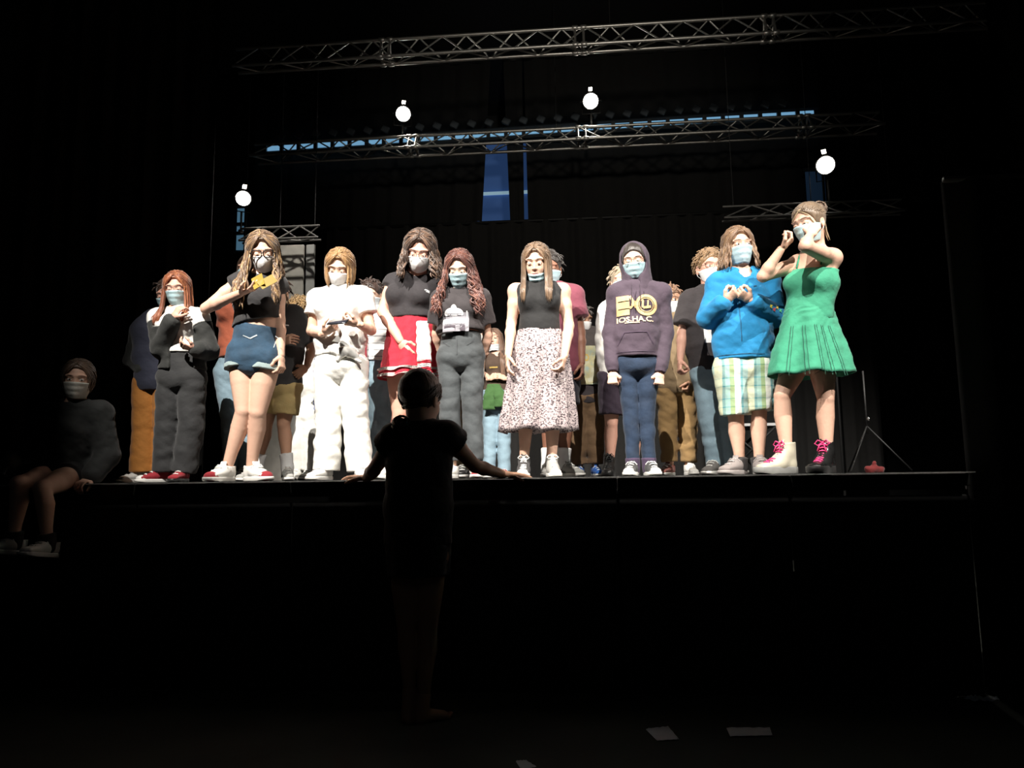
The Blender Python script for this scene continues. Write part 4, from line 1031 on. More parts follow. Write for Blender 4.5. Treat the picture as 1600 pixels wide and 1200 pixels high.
for e, y in (('A', 20), ('B', -25)): sock(P, e, cloth('white_sock', (.8, .8, .8)), .19); shoe(P, e, 'low', cloth('pale_grey_canvas', (.4, .4, .38)), wh, lace_w, yaw=y, stripes=mat('black_stripe', (.02, .02, .02)))

# curly blond bent over
P = Person('person in white with curly blond hair bending forward behind the boy in khaki shorts', F0 + 1.5, 472, 440, 750, 'fair', fem=False, hy=(-10, 62, 0),
    J=dict(head=(470, 495, -.18), neck=(472, 512, -.06), shA=(450, 528, 0), shB=(490, 528, 0), chest=(470, 545), waist=(472, 575), elA=(446, 565), elB=(492, 565), wrA=(455, 590), wrB=(486, 590), hipA=(466, 605), hipB=(486, 605), knA=(468, 668), knB=(486, 668), anA=(467, 735), anB=(487, 735)))
P.body(); short_hair(P, (.42, .27, .12), 750, L=.06, curl=.008, seed=5, out=.6, r=.004, zlo=-.5)
top(P, cloth('white_cotton_bright', (.8, .79, .76)), 't_shirt', sleeve=.8, o=.018, hem=606)
trousers(P, cloth('white_trousers', (.8, .79, .75)), waist=598, th=.02, kn=.035, an=.045)
q = hang(P, [(488, 560, -.06), (489, 600, -.08), (486, 660, -.07)], (.03, .05, .028), plaid_mat('blue_check', [(0, (.05, .08, .22)), (.3, (.25, .3, .45)), (.6, (.04, .05, .15))], [(0, (.05, .08, .22)), (.5, (.3, .33, .5))], .04, .04), 'tied_shirt', .3)
for e in 'AB': shoe(P, e, 'low', whc, wh, lace_w)

# girl in white with phone
P = Person('girl with light brown bob, white tee and loose white trousers looking at her phone', F0 + .02, 533, 390, 750, 'fair', hy=(4, 26, 5), h=.007,
    J=dict(head=(531, 420, -.03), neck=(532, 450), shA=(497, 467), shB=(567, 465), chest=(532, 487), waist=(532, 528), pelvis=(532, 562), elA=(487, 517, .0), wrA=(505, 521, -.17), haA=(526, 509, -.2), elB=(580, 516, 0), wrB=(560, 507, -.18), haB=(540, 503, -.21),
           hipA=(514, 574), hipB=(552, 574), knA=(514, 660), knB=(556, 660), anA=(510, 735), anB=(563, 735)))
P.body(curl={'A': .5, 'B': .6}, pal={'A': (.3, .3, 1), 'B': (-.3, .3, .8)}); P.face(hair_mat((.2, .12, .06))); P.mask('kn95')
P.hair((.26, .14, .055), L=.12, n=230, fan=43, seed=9, tip=(.36, .21, .09), tuck=.02, vol=.006, r=.0075, frontcut=.085)
wt = cloth('white_cotton_bright', (.8, .79, .76))
top(P, wt, 't_shirt', sleeve=.5, o=.017, hem=556, neck=.032, so=.014, wr=.008, wx=1.25)
P.surf(Field(P.h).add(ec(U(520, 545, P.Y - .1), U(549, 552, P.Y - .11), .03, .035), .03).add(ec(U(549, 552, P.Y - .11), U(562, 566, P.Y - .11), .022, .012), .02).add(ec(U(535, 548, P.Y - .12), U(527, 562, P.Y - .12), .024, .01), .02).noise(.008, 60), 'shirt_knot', wt)
trousers(P, cloth('white_trousers', (.8, .79, .75)), waist=552, th=.016, kn=.033, an=.052, wr=.008)
for k in range(3): bracelet(P, 'A', band_m if k == 1 else mat('cream_band', (.6, .5, .35)), t=.003, at=.009 * k)
bracelet(P, 'B', band_m, t=.004)
for e, y in (('A', 15), ('B', -20)): shoe(P, e, 'low', whc, wh, lace_w, yaw=y)
t = thing('phone', 'dark phone held by the girl in white', 'phone', tuple(U(528, 503, P.Y - .27))); org = np.array(t.location)
q = Q(); R1 = np.array(Euler((math.radians(35), 0, math.radians(-8))).to_matrix()); q.box(org, (.13, .068, .009), R1, .004); q.build('case', mat('phone_black', (.01, .01, .012), .2), t, org)
q = Q(); q.box(org + R1 @ np.array((0, 0, .0052)), (.12, .06, .001), R1); q.build('screen', mat('phone_glass', (.03, .03, .04), .05), t, org)

# person behind with pale jeans
P = Person('person in white shirt with stripes and pale blue jeans behind the girl in white', F0 + .8, 582, 440, 750, 'fair', hy=(0, 15, 0), J=dict(head=(579, 462), shA=(562, 494), shB=(603, 494), hipA=(584, 590), hipB=(604, 590), knA=(586, 665), knB=(600, 665), anA=(588, 735), anB=(606, 735)))
P.body(); P.face(hair_mat(BRD)); P.mask('surgical', (.7, .75, .78)); short_hair(P, BRD, 160, seed=8)
top(P, plaid_mat('grey_striped_white', [(0, (.7, .7, .7))], [(0, (.75, .75, .74)), (.6, (.3, .3, .31)), (.8, (.75, .75, .74))], 1, .05, .9), 'shirt', sleeve=.8, o=.02, hem=566)
trousers(P, denim_l, 'jeans', waist=560, th=.026, kn=.03, an=.03)
q = hang(P, [(571, 510, -.13), (571, 560, -.15), (572, 600, -.13)], (.012, .012, .012), cloth('maroon_strap', (.25, .02, .04)), 'bag_strap')
for e in 'AB': shoe(P, e, 'low', whc, wh, lace_w)

# girl in black tee, red varsity jacket round the waist
P = Person('girl in fitted black tee leaning forward, red and white varsity jacket tied round her waist', F0 + .3, 645, 361, 750, 'pink', hy=(4, 28, 6), h=.007, build=1.06,
    J=dict(head=(656, 394, -.1), neck=(648, 428, -.04), shA=(616, 443, 0), shB=(676, 449, 0), chest=(642, 467), waist=(642, 503), pelvis=(640, 540), elA=(598, 487, -.04), wrA=(626, 533, -.14), haA=(640, 558, -.16), elB=(684, 505, .08), wrB=(684, 545, .05), haB=(683, 570, .05),
           hipA=(623, 560), hipB=(657, 560), knA=(625, 645), knB=(655, 650), anA=(613, 730), anB=(655, 730)))
P.body(curl={'A': .35}, pal={'A': (.4, .6, -.2)}); P.face(hair_mat(BRD)); P.mask('kn95'); P.glasses((.02, .015, .015), .0013)
P.hair((.055, .031, .02), L=.19, wave=.014, wf=9, n=260, fan=43, seed=12, tip=(.14, .08, .05), vol=.01, spread=.8, frontcut=.085)
t_ = top(P, cloth('black_rib_tee', (.035, .03, .034)), 't_shirt', sleeve=.14, o=.009, hem=499, neck=.03, so=.013, wr=.003)
on_front(P, t_, *shapes2d([('bar', -.014, .004, .012, -.004, .007), ('bar', -.006, -.01, .014, -.014, .005)], .01), (667, 453), 'small_logo', mat('print_white', (.8, .8, .8)))
red = cloth('crimson_wool', (.50, .02, .05), var=.08); wool_w = cloth('white_wool', (.78, .75, .72))
jk = rings_mesh(P, [(642, 496, 34, .115), (643, 530, 40, .14), (642, 565, 44, .155, -.01), (638, 592, 46, .17, -.02)], folds=6, amp=(.004, .022), seed=5, name='tied_jacket', mt=red)
for k, yy in enumerate((579, 588)):
    q = rings_mesh(P, [(639, yy - 2, 46.6, .171, -.018), (638.5, yy + 2.2, 47, .174, -.019)], folds=6, amp=(.02, .021), seed=5, name='hem_stripe', mt=wool_w, inner=False)
sl = hang(P, [(660, 502, -.17), (662, 530, -.19), (663, 565, -.2)], (.04, .05, .048), wool_w, 'jacket_sleeve')
for k in range(4): hang(P, [(663, 562 + k * 6, -.202), (663, 568 + k * 6, -.202)], (.045, .045), (red, wool_w)[k % 2], 'cuff_band')
sl = hang(P, [(683, 590, -.08), (686, 612, -.08)], (.03, .03), wool_w, 'jacket_sleeve'); hang(P, [(687, 611, -.08), (688, 632, -.08)], (.026, .022), red, 'cuff_band'); hang(P, [(687.5, 620, -.083), (687.5, 624, -.083)], (.028, .028), wool_w, 'cuff_band')
for k in range(3): bracelet(P, 'A', (band_m, alu_dim, band_m)[k], t=.0028, at=.009 * k)
for e, y in (('A', 15), ('B', -10)): shoe(P, e, 'low', whc, wh, lace_w, yaw=y)

# girl with wavy auburn hair
P = Person('girl with long wavy auburn hair, black logo tee and grey jeans, hands behind her hips', F0 + .02, 720, 392, 747, 'fair', hy=(-2, 24, 0), h=.007, build=.96, lb=.8,
    J=dict(head=(718, 422, -.04), neck=(720, 453), shA=(689, 468), shB=(750, 466), chest=(720, 486), waist=(720, 520), pelvis=(720, 545), elA=(682, 522, .04), wrA=(688, 550, .09), haA=(698, 565, .12), elB=(762, 524, .05), wrB=(757, 556, .1), haB=(746, 570, .14),
           hipA=(703, 556), hipB=(738, 556), knA=(703, 652), knB=(738, 650), anA=(708, 728, .04), anB=(743, 728)))
P.body(); P.face(hair_mat(BRD)); P.mask('surgical')
P.hair((.09, .028, .02), L=.31, wave=.017, wf=17, n=300, fan=43, seed=13, tip=(.18, .065, .04), vol=.01, spread=.9, r=.0065, curly=0)
t_ = top(P, cloth('faded_black_tee', (.05, .042, .045)), 't_shirt', sleeve=.72, o=.017, hem=518, neck=.03, so=.018, wr=.006, wx=1.2)
wp = mat('print_white', (.8, .8, .8)); gp = mat('print_grey', (.28, .27, .3)); dp = mat('print_dark', (.07, .055, .07))
on_front(P, t_, *shapes2d([('rect', -.085, -.07, .085, .05)]), (711, 500), 'photo_print', gp, .0035)
on_front(P, t_, *shapes2d([('rect', -.075, -.066, .0, -.03), ('rect', .03, -.068, .06, -.03)]), (711, 500), 'photo_print_dark', dp, .0045)  # darker ink blocks of the printed picture
tv, tf = shapes2d([('ring', 0, .062, 0, .03, .62), ('ring', -.034, .045, 0, .03, .6, -.9 + PI), ('ring', .034, .045, 0, .03, .6, .9), ('rect', -.02, .02, .02, .045), ('rect', -.075, -.028, .08, .004), ('bar', .082, -.05, .082, .05, .008)])
lg = on_front(P, t_, tv, tf, (709, 498), 'trefoil_logo', wp, .0055)
on_front(P, t_, *shapes2d([('bar', -.05, .034, .05, .034, .004), ('bar', -.045, .025, .045, .025, .004)]), (709, 498), 'logo_lines', gp, .0065, parent=lg)
on_front(P, t_, *text2d('adidas', .052, .001), (710, 499.5 + 2.5), 'lettering', gp, .0065, parent=lg)
tr = trousers(P, denim_g, 'jeans', waist=520, th=.008, kn=.022, an=.024, wr=.006, end=.94)
on_front(P, tr, *shapes2d([('bar', 0, 0, 0, -.1, .004), ('bar', -.1, -.01, -.05, -.045, .004), ('bar', .1, -.01, .06, -.04, .004)]), (713, 528), 'seams', mat('dark_seam', (.05, .055, .06)))
q = Q(); q.tube([U(x, 525, P.Y) + np.array((0, -math.sqrt(max(0, 1 - ((x - 720) / 33) ** 2)) * (.08 * P.M) - .012, 0)) for x in np.linspace(689, 712, 8)], .012, 6, flat=.4); P.add(q, 'belt', mat('black_belt', (.02, .02, .02), .4))
for e, y in (('A', 10), ('B', -10)): shoe(P, e, 'low', whc, wh, lace_w, crim, yaw=y)

# person hidden behind her
P = Person('person in long white shirt and tan trousers hidden behind the girl with auburn hair', F0 + .75, 719, 405, 748, 'fair', J=dict(knA=(711, 668), knB=(725, 668), anA=(710, 732), anB=(726, 732), hipA=(710, 585), hipB=(728, 585), elA=(692, 520), elB=(748, 520), wrA=(693, 560), wrB=(744, 560), haA=(697, 580), haB=(740, 580), shA=(696, 470), shB=(744, 470)))
P.body(); short_hair(P, BR, 100, seed=9); P.mask('surgical')
top(P, wt, 'long_shirt', sleeve=.7, o=.03, hem=645); trousers(P, cloth('tan_cotton', (.22, .18, .11)), waist=600, th=.02, kn=.02, an=.02)
for e in 'AB': shoe(P, e, 'low', blk, wh, lace_w)

# small girl far back
P = Person('small girl far back with brown top and green jacket tied at her waist', 7.3, 776, 513, 746, 'fair', hy=(-6, -6, -4), h=.009,
    J=dict(head=(772, 532), neck=(774, 552), shA=(762, 560), shB=(795, 560), chest=(778, 572), waist=(777, 598), elA=(757, 582), wrA=(764, 592, -.12), haA=(775, 587, -.16), elB=(804, 590), wrB=(791, 592, -.12), haB=(779, 587, -.16), hipA=(768, 632), hipB=(786, 632), knA=(766, 688), knB=(787, 688), anA=(764, 736), anB=(788, 736)))
P.body(lips=True, curl={'A': .6, 'B': .6}); P.face(hair_mat(BRD), 'down'); P.lips(); P.mask('surgical', (.75, .8, .82), chin=True)
P.hair((.13, .07, .04), L=.42, n=200, fan=43, seed=15, tip=(.2, .11, .07))
t_ = top(P, cloth('brown_jersey', (.10, .065, .045)), 'top', sleeve=.4, o=.014, hem=620, neck=.036)
on_front(P, t_, *shapes2d([('bar', -.04, 0, .04, .004, .014)]), (771, 574), 'gold_print', mat('print_gold', (.5, .35, .1)))
gj = cloth('green_cotton', (.07, .16, .05)); rings_mesh(P, [(776, 598, 15, .1), (776, 612, 17, .12)], folds=5, amp=(.01, .015), name='tied_jacket', mt=gj)
hang(P, [(768, 600, -.15), (765, 618, -.17), (763, 640, -.16)], (.04, .06, .065), gj, 'jacket_sleeve'); hang(P, [(774, 600, -.15), (781, 618, -.18), (784, 636, -.16)], (.04, .065, .075), gj, 'jacket_sleeve')
trousers(P, denim_l, 'jeans', waist=610, th=.02, kn=.02, an=.03, o=.02)
for e in 'AB': shoe(P, e, 'low', crim, wh, lace_w)

# girl in leopard skirt
P = Person('girl in black sleeveless top and long leopard print skirt, blue mask pulled under her chin', F0, 842, 382, 747, 'fair', hy=(-6, 18, 0), h=.007,
    J=dict(head=(838, 411, -.03), neck=(842, 445), shA=(806, 455), shB=(879, 455), chest=(843, 475), waist=(843, 510), pelvis=(844, 545),
           elA=(799, 505), wrA=(794, 555, -.1), haA=(792, 588, -.13), elB=(889, 509), wrB=(882, 557, -.14), haB=(876, 586, -.17), hipA=(826, 556), hipB=(862, 556), knA=(822, 640), knB=(864, 640), anA=(819, 724), anB=(862, 727)))
P.body(lips=True, curl={'A': .25, 'B': .5}); P.face(hair_mat((.16, .09, .05)), 'down'); P.lips(); P.mask('surgical', chin=True)
P.hair((.11, .065, .035), L=.27, n=260, fan=43, seed=3, tip=(.19, .115, .065), vol=.003, spread=.1)
top(P, cloth('black_ribbed_knit', (.015, .015, .016)), 'sleeveless_top', sleeve=0, o=.007, hem=519, neck=0, wr=.002, turtle=.75)
sk = rings_mesh(P, [(843, 516, 34, .10), (843, 545, 42, .12), (842, 600, 48, .135), (839, 675, 56, .16)], folds=6, amp=(.0, .034), seed=2, name='skirt',
    mt=ramp_mat('leopard_print', [(0, (.04, .03, .035)), (.43, (.36, .29, .30)), (.56, (.50, .43, .42))], tex=88, detail=1.5, scale=(1, 1, 1.4)))
bracelet(P, 'A', band_m, t=.0022); bracelet(P, 'B', band_m, t=.0022)
shoe(P, 'A', 'high', cloth('charcoal_canvas', (.05, .045, .045)), wh, lace_w, wh, label='dark canvas high top'); shoe(P, 'B', 'high', cloth('grey_canvas', (.35, .34, .32)), wh, lace_w, wh, yaw=-10)

# person in pink tee behind her
P = Person('dark skinned person in maroon pink tee standing behind the girl in leopard skirt', F0 + .5, 872, 392, 747, 'dark', fem=False, hy=(0, 15, 0),
    J=dict(head=(858, 420), neck=(864, 448), shA=(840, 466), shB=(896, 462), chest=(868, 490), waist=(870, 530), elA=(846, 520), wrA=(850, 560), haA=(852, 580), elB=(907, 520, 0), wrB=(909, 567, -.05), haB=(911, 592, -.07), hipA=(858, 575), hipB=(884, 575), knA=(858, 650), knB=(884, 655), anA=(856, 728), anB=(880, 728)))
P.body(hands=('B',), curl={'B': .4}); short_hair(P, (.02, .015, .012), 100, seed=10); P.mask('surgical')
top(P, cloth('maroon_pink_tee', (.22, .06, .09)), 't_shirt', sleeve=.6, o=.022, hem=590, so=.022)
trousers(P, cloth('dark_shorts', (.04, .035, .05)), 'shorts', waist=585, end=.35, th=.02, kn=.03)
sock(P, 'B', cloth('white_sock', (.8, .8, .8)), .2); sock(P, 'A', cloth('white_sock', (.8, .8, .8)), .2); shoe(P, 'A', 'low', whc, wh, lace_w); shoe(P, 'B', 'low', cloth('pale_grey_canvas', (.4, .4, .38)), wh, lace_w, yaw=-40, stripes=mat('black_stripe', (.02, .02, .02)))

# boy in graphic tee
P = Person('boy in printed landscape tee and brown cargo trousers, face turned right with white mask', 5.75, 916, 476, 746, 'tan', fem=False, hy=(38, 12, 0), hscale=1.12,
    J=dict(head=(907, 500), neck=(912, 521), shA=(893, 530), shB=(937, 526), chest=(916, 545), waist=(916, 580), elA=(890, 562), wrA=(893, 590), haA=(895, 605), elB=(944, 560), wrB=(944, 590), haB=(943, 605), hipA=(907, 625), hipB=(929, 625), knA=(902, 675), knB=(929, 675), anA=(906, 730), anB=(930, 730)))
P.body(); P.face(hair_mat(BRD), 'open'); P.mask('kn95'); short_hair(P, (.025, .02, .016), 200, seed=11)
top(P, cloth('charcoal_undershirt', (.05, .04, .045)), 'long_undershirt', sleeve=0, o=.02, hem=632, neck=.03)
t_ = top(P, cloth('grey_collar_tee', (.10, .085, .08)), 't_shirt', sleeve=.6, o=.03, hem=603, neck=.032, wr=.005)
on_front(P, t_, *shapes2d([('rect', -.1, -.15, .1, .15)]), (916, 570), 'landscape_print', ramp_mat('landscape_print_ink', [(0, (.12, .2, .32)), (.4, (.30, .42, .42)), (.5, (.5, .46, .25)), (.58, (.55, .55, .42))], tex=9, detail=4, inter='LINEAR'))
on_front(P, t_, *shapes2d([('ring', .0, .01, .016, .028, .8), ('ring', -.05, .0, .0, .02, 1)]), (916, 560), 'yellow_shape', mat('print_yellow', (.6, .42, .12)), .006)
trousers(P, cloth('brown_cargo', (.19, .12, .065)), 'cargo_trousers', waist=622, th=.03, kn=.035, an=.03, wr=.01, end=.95)
for e, y in (('A', 12), ('B', -12)): shoe(P, e, 'low', cloth('bright_blue_knit', (.03, .16, .5)), wh, lace_w, yaw=y)

# grey blond behind the hoodie
P = Person('person with grey blond hair in white shirt and dark shorts hidden behind the purple hoodie', F0 + .7, 962, 418, 744, 'pink', fem=False, hy=(0, 0, 0),
    J=dict(head=(972, 442), neck=(968, 468), shA=(950, 487), shB=(990, 487), elA=(944, 530), wrA=(945, 572), haA=(948, 590), chest=(966, 505), waist=(964, 550), hipA=(956, 590), hipB=(985, 590), knA=(955, 662), knB=(992, 662), anA=(953, 728), anB=(992, 728)))
P.body(); short_hair(P, (.28, .22, .15), 180, seed=14); P.mask('surgical')
top(P, wt, 'shirt', long_=True, o=.018, hem=590, so=.016)
trousers(P, cloth('plum_shorts', (.06, .04, .065)), 'shorts', waist=585, end=.4, th=.02, kn=.03)
for e in 'AB': shoe(P, e, 'boot', blk, blk, mat('black_lace', (.02, .02, .02)), yaw=10)

# purple hoodie
P = Person('girl in glasses with purple hoodie pulled over her head, gold print and skinny blue jeans', F0 + .02, 995, 382, 744, 'fair', hy=(-10, 16, -3), h=.007, fem=False, hscale=.98, build=.92, lb=.76,
    J=dict(head=(991, 408, -.02), neck=(995, 442), shA=(964, 460), shB=(1032, 458), chest=(995, 480), waist=(994, 525), pelvis=(994, 552), elA=(955, 520, .02), wrA=(957, 580, -.05), haA=(957, 606, -.07), elB=(1039, 520, .02), wrB=(1031, 581, -.05), haB=(1030, 607, -.07),
           hipA=(978, 568), hipB=(1012, 568), knA=(986, 645), knB=(1010, 645), anA=(989, 726), anB=(1014, 726)))
P.body(curl={'A': 1.15, 'B': 1.15}, pal={'A': (.3, 1, 0), 'B': (-.3, 1, 0)}); P.face(hair_mat((.03, .02, .015)), 'down'); P.mask('surgical'); P.glasses((.10, .05, .03), .0016)
P.hair((.025, .018, .014), cap_only=True, frontcut=.075)
pur = cloth('dusty_purple_fleece', (.085, .06, .085), var=.08)
t_ = top(P, pur, 'hoodie', long_=True, o=.024, hem=559, neck=0, so=.010, wr=.007, wx=1.2)
hd = Field(.006); hp = P.hp
hd.add(el(hp(0, .025, .012), np.array((.098, .112, .118)) * P.hs, P.R), .01).add(ec(hp(0, .02, -.05), lerp(P.j['shA'], P.j['shB'], .5) + (0, .0, .0), (.09, .1), (.105, .085), P.lat), .03)
hd.sub(el(hp(0, -.02, .0), np.array((.078, .14, .106)) * P.hs, P.R), .012).sub(ec(hp(0, -.12, -.07), hp(0, -.1, -.13), .05, .03), .02).noise(.003, 30)
P.surf(hd, 'hood', pur)
gold = ramp_mat('gold_ink', [(0, (.30, .17, .07)), (.45, (.62, .42, .2))], tex=40, scale=(.3, 1, 4), inter='LINEAR')
pr = [('rect', -.152, .03, -.055, .072), ('rect', -.152, -.03, -.055, .022), ('rect', -.152, -.083, -.055, -.038), ('bar', -.05, .066, -.004, -.03, .02), ('bar', -.05, -.03, -.006, .02, .02), ('bar', -.03, .01, -.05, -.035, .014), ('ring', .075, -.008, .062, .085), ('ring', .075, -.008, .05, .056), ('bar', .045, -.03, .05, .03, .016), ('bar', .085, -.02, .09, .03, .012), ('bar', .05, -.03, .11, -.02, .02), ('rect', -.152, -.083, -.14, .072)]
pr = [tuple([x[0]] + [v * .8 for v in x[1:]]) for x in pr]
on_front(P, t_, *shapes2d(pr, .01), (995, 474), 'gold_emblem', gold, .006)
on_front(P, t_, *text2d('IOS.HA.C.', .046, .0012, 1.15), (993, 498), 'lettering', mat('print_cream', (.7, .55, .35)), .006, label='cream lettering across the chest')
on_front(P, t_, *shapes2d([('rect', -.045, -.003, .045, .003)]), (988, 503.5), 'small_print', mat('print_cream', (.7, .55, .35)), .006)
on_front(P, t_, *shapes2d([('bar', -.11, 0, -.07, .075, .005), ('bar', -.07, .075, .07, .075, .005), ('bar', .07, .075, .11, 0, .005), ('bar', -.12, -.045, .12, -.045, .004)]), (994, 537), 'pocket_seam', mat('purple_seam', (.05, .03, .055)), .004)
for sd in (-1, 1): q = Q(); q.tube([U(993 + sd * 6, 445, P.Y - .13), U(994 + sd * 7, 462, P.Y - .145), U(993 + sd * 7.5, 478, P.Y - .15)], .003, 5); P.add(q, 'drawstring', mat('dark_cord', (.03, .02, .03)))
bracelet(P, 'B', mat('pale_band', (.7, .62, .6)), r=.032, t=.003, at=.02, name='sleeve_tag')
trousers(P, cloth('deep_blue_denim', (.018, .042, .085), var=.3), 'skinny_jeans', waist=556, th=.008, kn=.014, an=.014, wr=.005, end=.96)
for e, y in (('A', 14), ('B', -8)): sock(P, e, cloth('plum_sock', (.08, .05, .1)), .11); shoe(P, e, 'low', cloth('black_canvas', (.05, .05, .05)), wh, lace_w, wh, yaw=y)

# khaki shirt person
P = Person('person in loose khaki shirt and tan trousers with a watch, behind the purple hoodie', F0 + 1.1, 1062, 448, 745, 'tan', fem=False, hy=(35, 10, 0),
    J=dict(head=(1047, 470), neck=(1054, 494), shA=(1032, 506), shB=(1086, 504), chest=(1060, 525), waist=(1060, 560), elA=(1030, 550), wrA=(1036, 590), haA=(1038, 605), elB=(1090, 555), wrB=(1078, 596, -.1), haB=(1071, 620, -.13), hipA=(1044, 600), hipB=(1072, 600), knA=(1044, 665), knB=(1074, 665), anA=(1047, 730), anB=(1076, 730)))
P.body(curl={'B': 1.0}); P.face(hair_mat(BRD), 'open'); short_hair(P, (.22, .12, .07), 160, seed=16); P.mask('surgical', (.7, .7, .7))
kh = cloth('khaki_shirt_cotton', (.27, .2, .12)); t_ = top(P, kh, 'shirt', long_=True, o=.03, hem=616, so=.026, wx=1.2, wr=.008)
trousers(P, cloth('tan_chino', (.33, .22, .10)), waist=608, th=.02, kn=.025, an=.03, wr=.011, end=.93)
bracelet(P, 'B', mat('steel_watch', (.6, .6, .6), .25, metal=.9), r=.024, t=.006, name='watch')
shoe(P, 'A', 'low', cloth('grey_red_mesh', (.3, .12, .1)), wh, lace_w, yaw=30); shoe(P, 'B', 'low', whc, wh, lace_w, yaw=-5)

# blond boy in black tee
P = Person('boy with wavy blond hair, glasses and white mask in black tee and pale jeans', F0 + .62, 1105, 390, 745, 'pink', fem=False, hy=(8, 8, -2), hscale=1.05,
    J=dict(head=(1109, 419), neck=(1106, 450), shA=(1078, 470), shB=(1140, 468), chest=(1108, 490), waist=(1105, 540), pelvis=(1108, 565), elA=(1066, 520, .0), wrA=(1063, 563, -.04), haA=(1061, 590, -.08), elB=(1148, 520), wrB=(1150, 560), haB=(1150, 580), hipA=(1104, 585), hipB=(1132, 585), knA=(1110, 660), knB=(1132, 660), anA=(1118, 728), anB=(1143, 728)))
P.body(curl={'A': .8}); P.face(hair_mat((.2, .13, .08)), 'open'); P.mask('kn95'); P.glasses((.12, .08, .06), .0014)
short_hair(P, (.24, .145, .07), 900, L=.045, curl=.003, seed=17, out=.2, r=.0038, zlo=-.45)
t_ = top(P, cloth('faded_black_tee', (.05, .042, .045)), 't_shirt', sleeve=.78, o=.022, hem=581, so=.024, wr=.006)
on_front(P, t_, *shapes2d([('rect', -.045, -.055, .045, .055)]), (1111, 523), 'white_print', wp)
trousers(P, denim_l, 'jeans', waist=576, th=.02, kn=.025, an=.025, wr=.006)
for e, y in (('A', 28), ('B', -10)): shoe(P, e, 'low', grc, wh, lace_w, yaw=y, stripes=mat('dark_stripe', (.03, .03, .03)), sc_=1.05)

# blue hoodie
P = Person('long haired boy in bright blue hoodie and plaid shorts holding hands at his chest', F0 + .2, 1160, 356, 743, 'fair', fem=False, hy=(6, 4, -3), h=.007,
    J=dict(head=(1154, 387, -.01), neck=(1158, 420), shA=(1123, 444), shB=(1199, 440), chest=(1160, 465), waist=(1160, 520), pelvis=(1160, 552), elA=(1106, 497, -.02), wrA=(1132, 471, -.17), haA=(1152, 455, -.2), elB=(1213, 495, -.02), wrB=(1174, 469, -.17), haB=(1152, 457, -.2),
           hipA=(1143, 575), hipB=(1179, 573), knA=(1150, 655), knB=(1186, 648), anA=(1156, 722), anB=(1186, 722)))
P.body(curl={'A': .8, 'B': .8}, pal={'A': (.3, .5, .8), 'B': (-.3, .5, .8)}); P.face(hair_mat((.1, .06, .04)), 'open'); P.mask('surgical', (.5, .68, .74))
P.hair((.17, .095, .05), L=.17, wave=.006, n=250, fan=43, seed=19, tip=(.26, .155, .08), vol=.006, spread=.7, frontcut=.085)
blu = cloth('bright_blue_fleece', (.012, .24, .46), var=.08)
t_ = top(P, blu, 'hoodie', long_=True, o=.026, hem=563, so=.02, neck=.034, wr=.009, wx=1.3, vneck=.05)
F = Field(.007); nb = lerp(P.j['shA'], P.j['shB'], .5); F.add(ec(nb + (-.055, .0, .03), nb + (0, .075, .035), .026, .035), .03).add(ec(nb + (.055, .0, .03), nb + (0, .075, .035), .026, .035), .03)
for sd in (-1, 1): F.add(ec(nb + (sd * .055, 0, .028), nb + (sd * .03, -.085, -.02), .024, .018), .02)
P.surf(F.noise(.004, 40), 'hood', blu)
on_front(P, t_, *shapes2d([('rect', -.002, -.36, .002, .0)]), (1153, 447), 'zip', mat('dark_zip', (.01, .06, .12)))
on_front(P, t_, *shapes2d([('bar', -.14, 0, .14, 0, .004)]), (1160, 553), 'hem_seam', mat('dark_zip', (.01, .06, .12)))
for k, c_ in enumerate(((.7, .55, .05), (.7, .1, .1), (.8, .6, .1), (.1, .5, .2))):
    on_front(P, t_, *shapes2d([('bar', -.008, -.006, .01, .008, .008), ('bar', -.004, .01, .006, -.012, .006)]), (1203 + k * 6, 480 + (k % 2) * 4), 'sleeve_print', mat('print_bright_%d' % k, c_), .006)
on_front(P, t_, *shapes2d([('bar', -.01, 0, .01, .004, .006)]), (1180, 447), 'chest_logo', mat('dark_zip', (.01, .06, .12)))
pl_ = plaid_mat('aqua_plaid', [(0, (.5, .52, .36)), (.2, (.03, .2, .24)), (.28, (.2, .42, .42)), (.42, (.18, .3, .1)), (.56, (.66, .68, .66)), (.76, (.05, .3, .38)), (.84, (.3, .5, .5))], [(0, (.55, .56, .4)), (.3, (.08, .2, .2)), (.35, (.5, .58, .45)), (.7, (.1, .3, .35)), (.75, (.55, .6, .5))], .19, .13, .3)
trousers(P, pl_, 'plaid_shorts', waist=556, th=.03, kn=.038, end=.46, wr=.007)
hang(P, [(1204, 592, -.02), (1206, 634, -.04)], (.018, .022), pl_, 'cargo_pocket', flat=1.4)
for e, y in (('A', 42), ('B', 6)): sock(P, e, cloth('dark_sock', (.05, .045, .045)), .1); shoe(P, e, 'low', cloth('taupe_suede', (.27, .24, .23)), cloth('taupe_sole', (.35, .32, .31)), cloth('taupe_lace', (.4, .37, .36)), yaw=y, sc_=1.08)

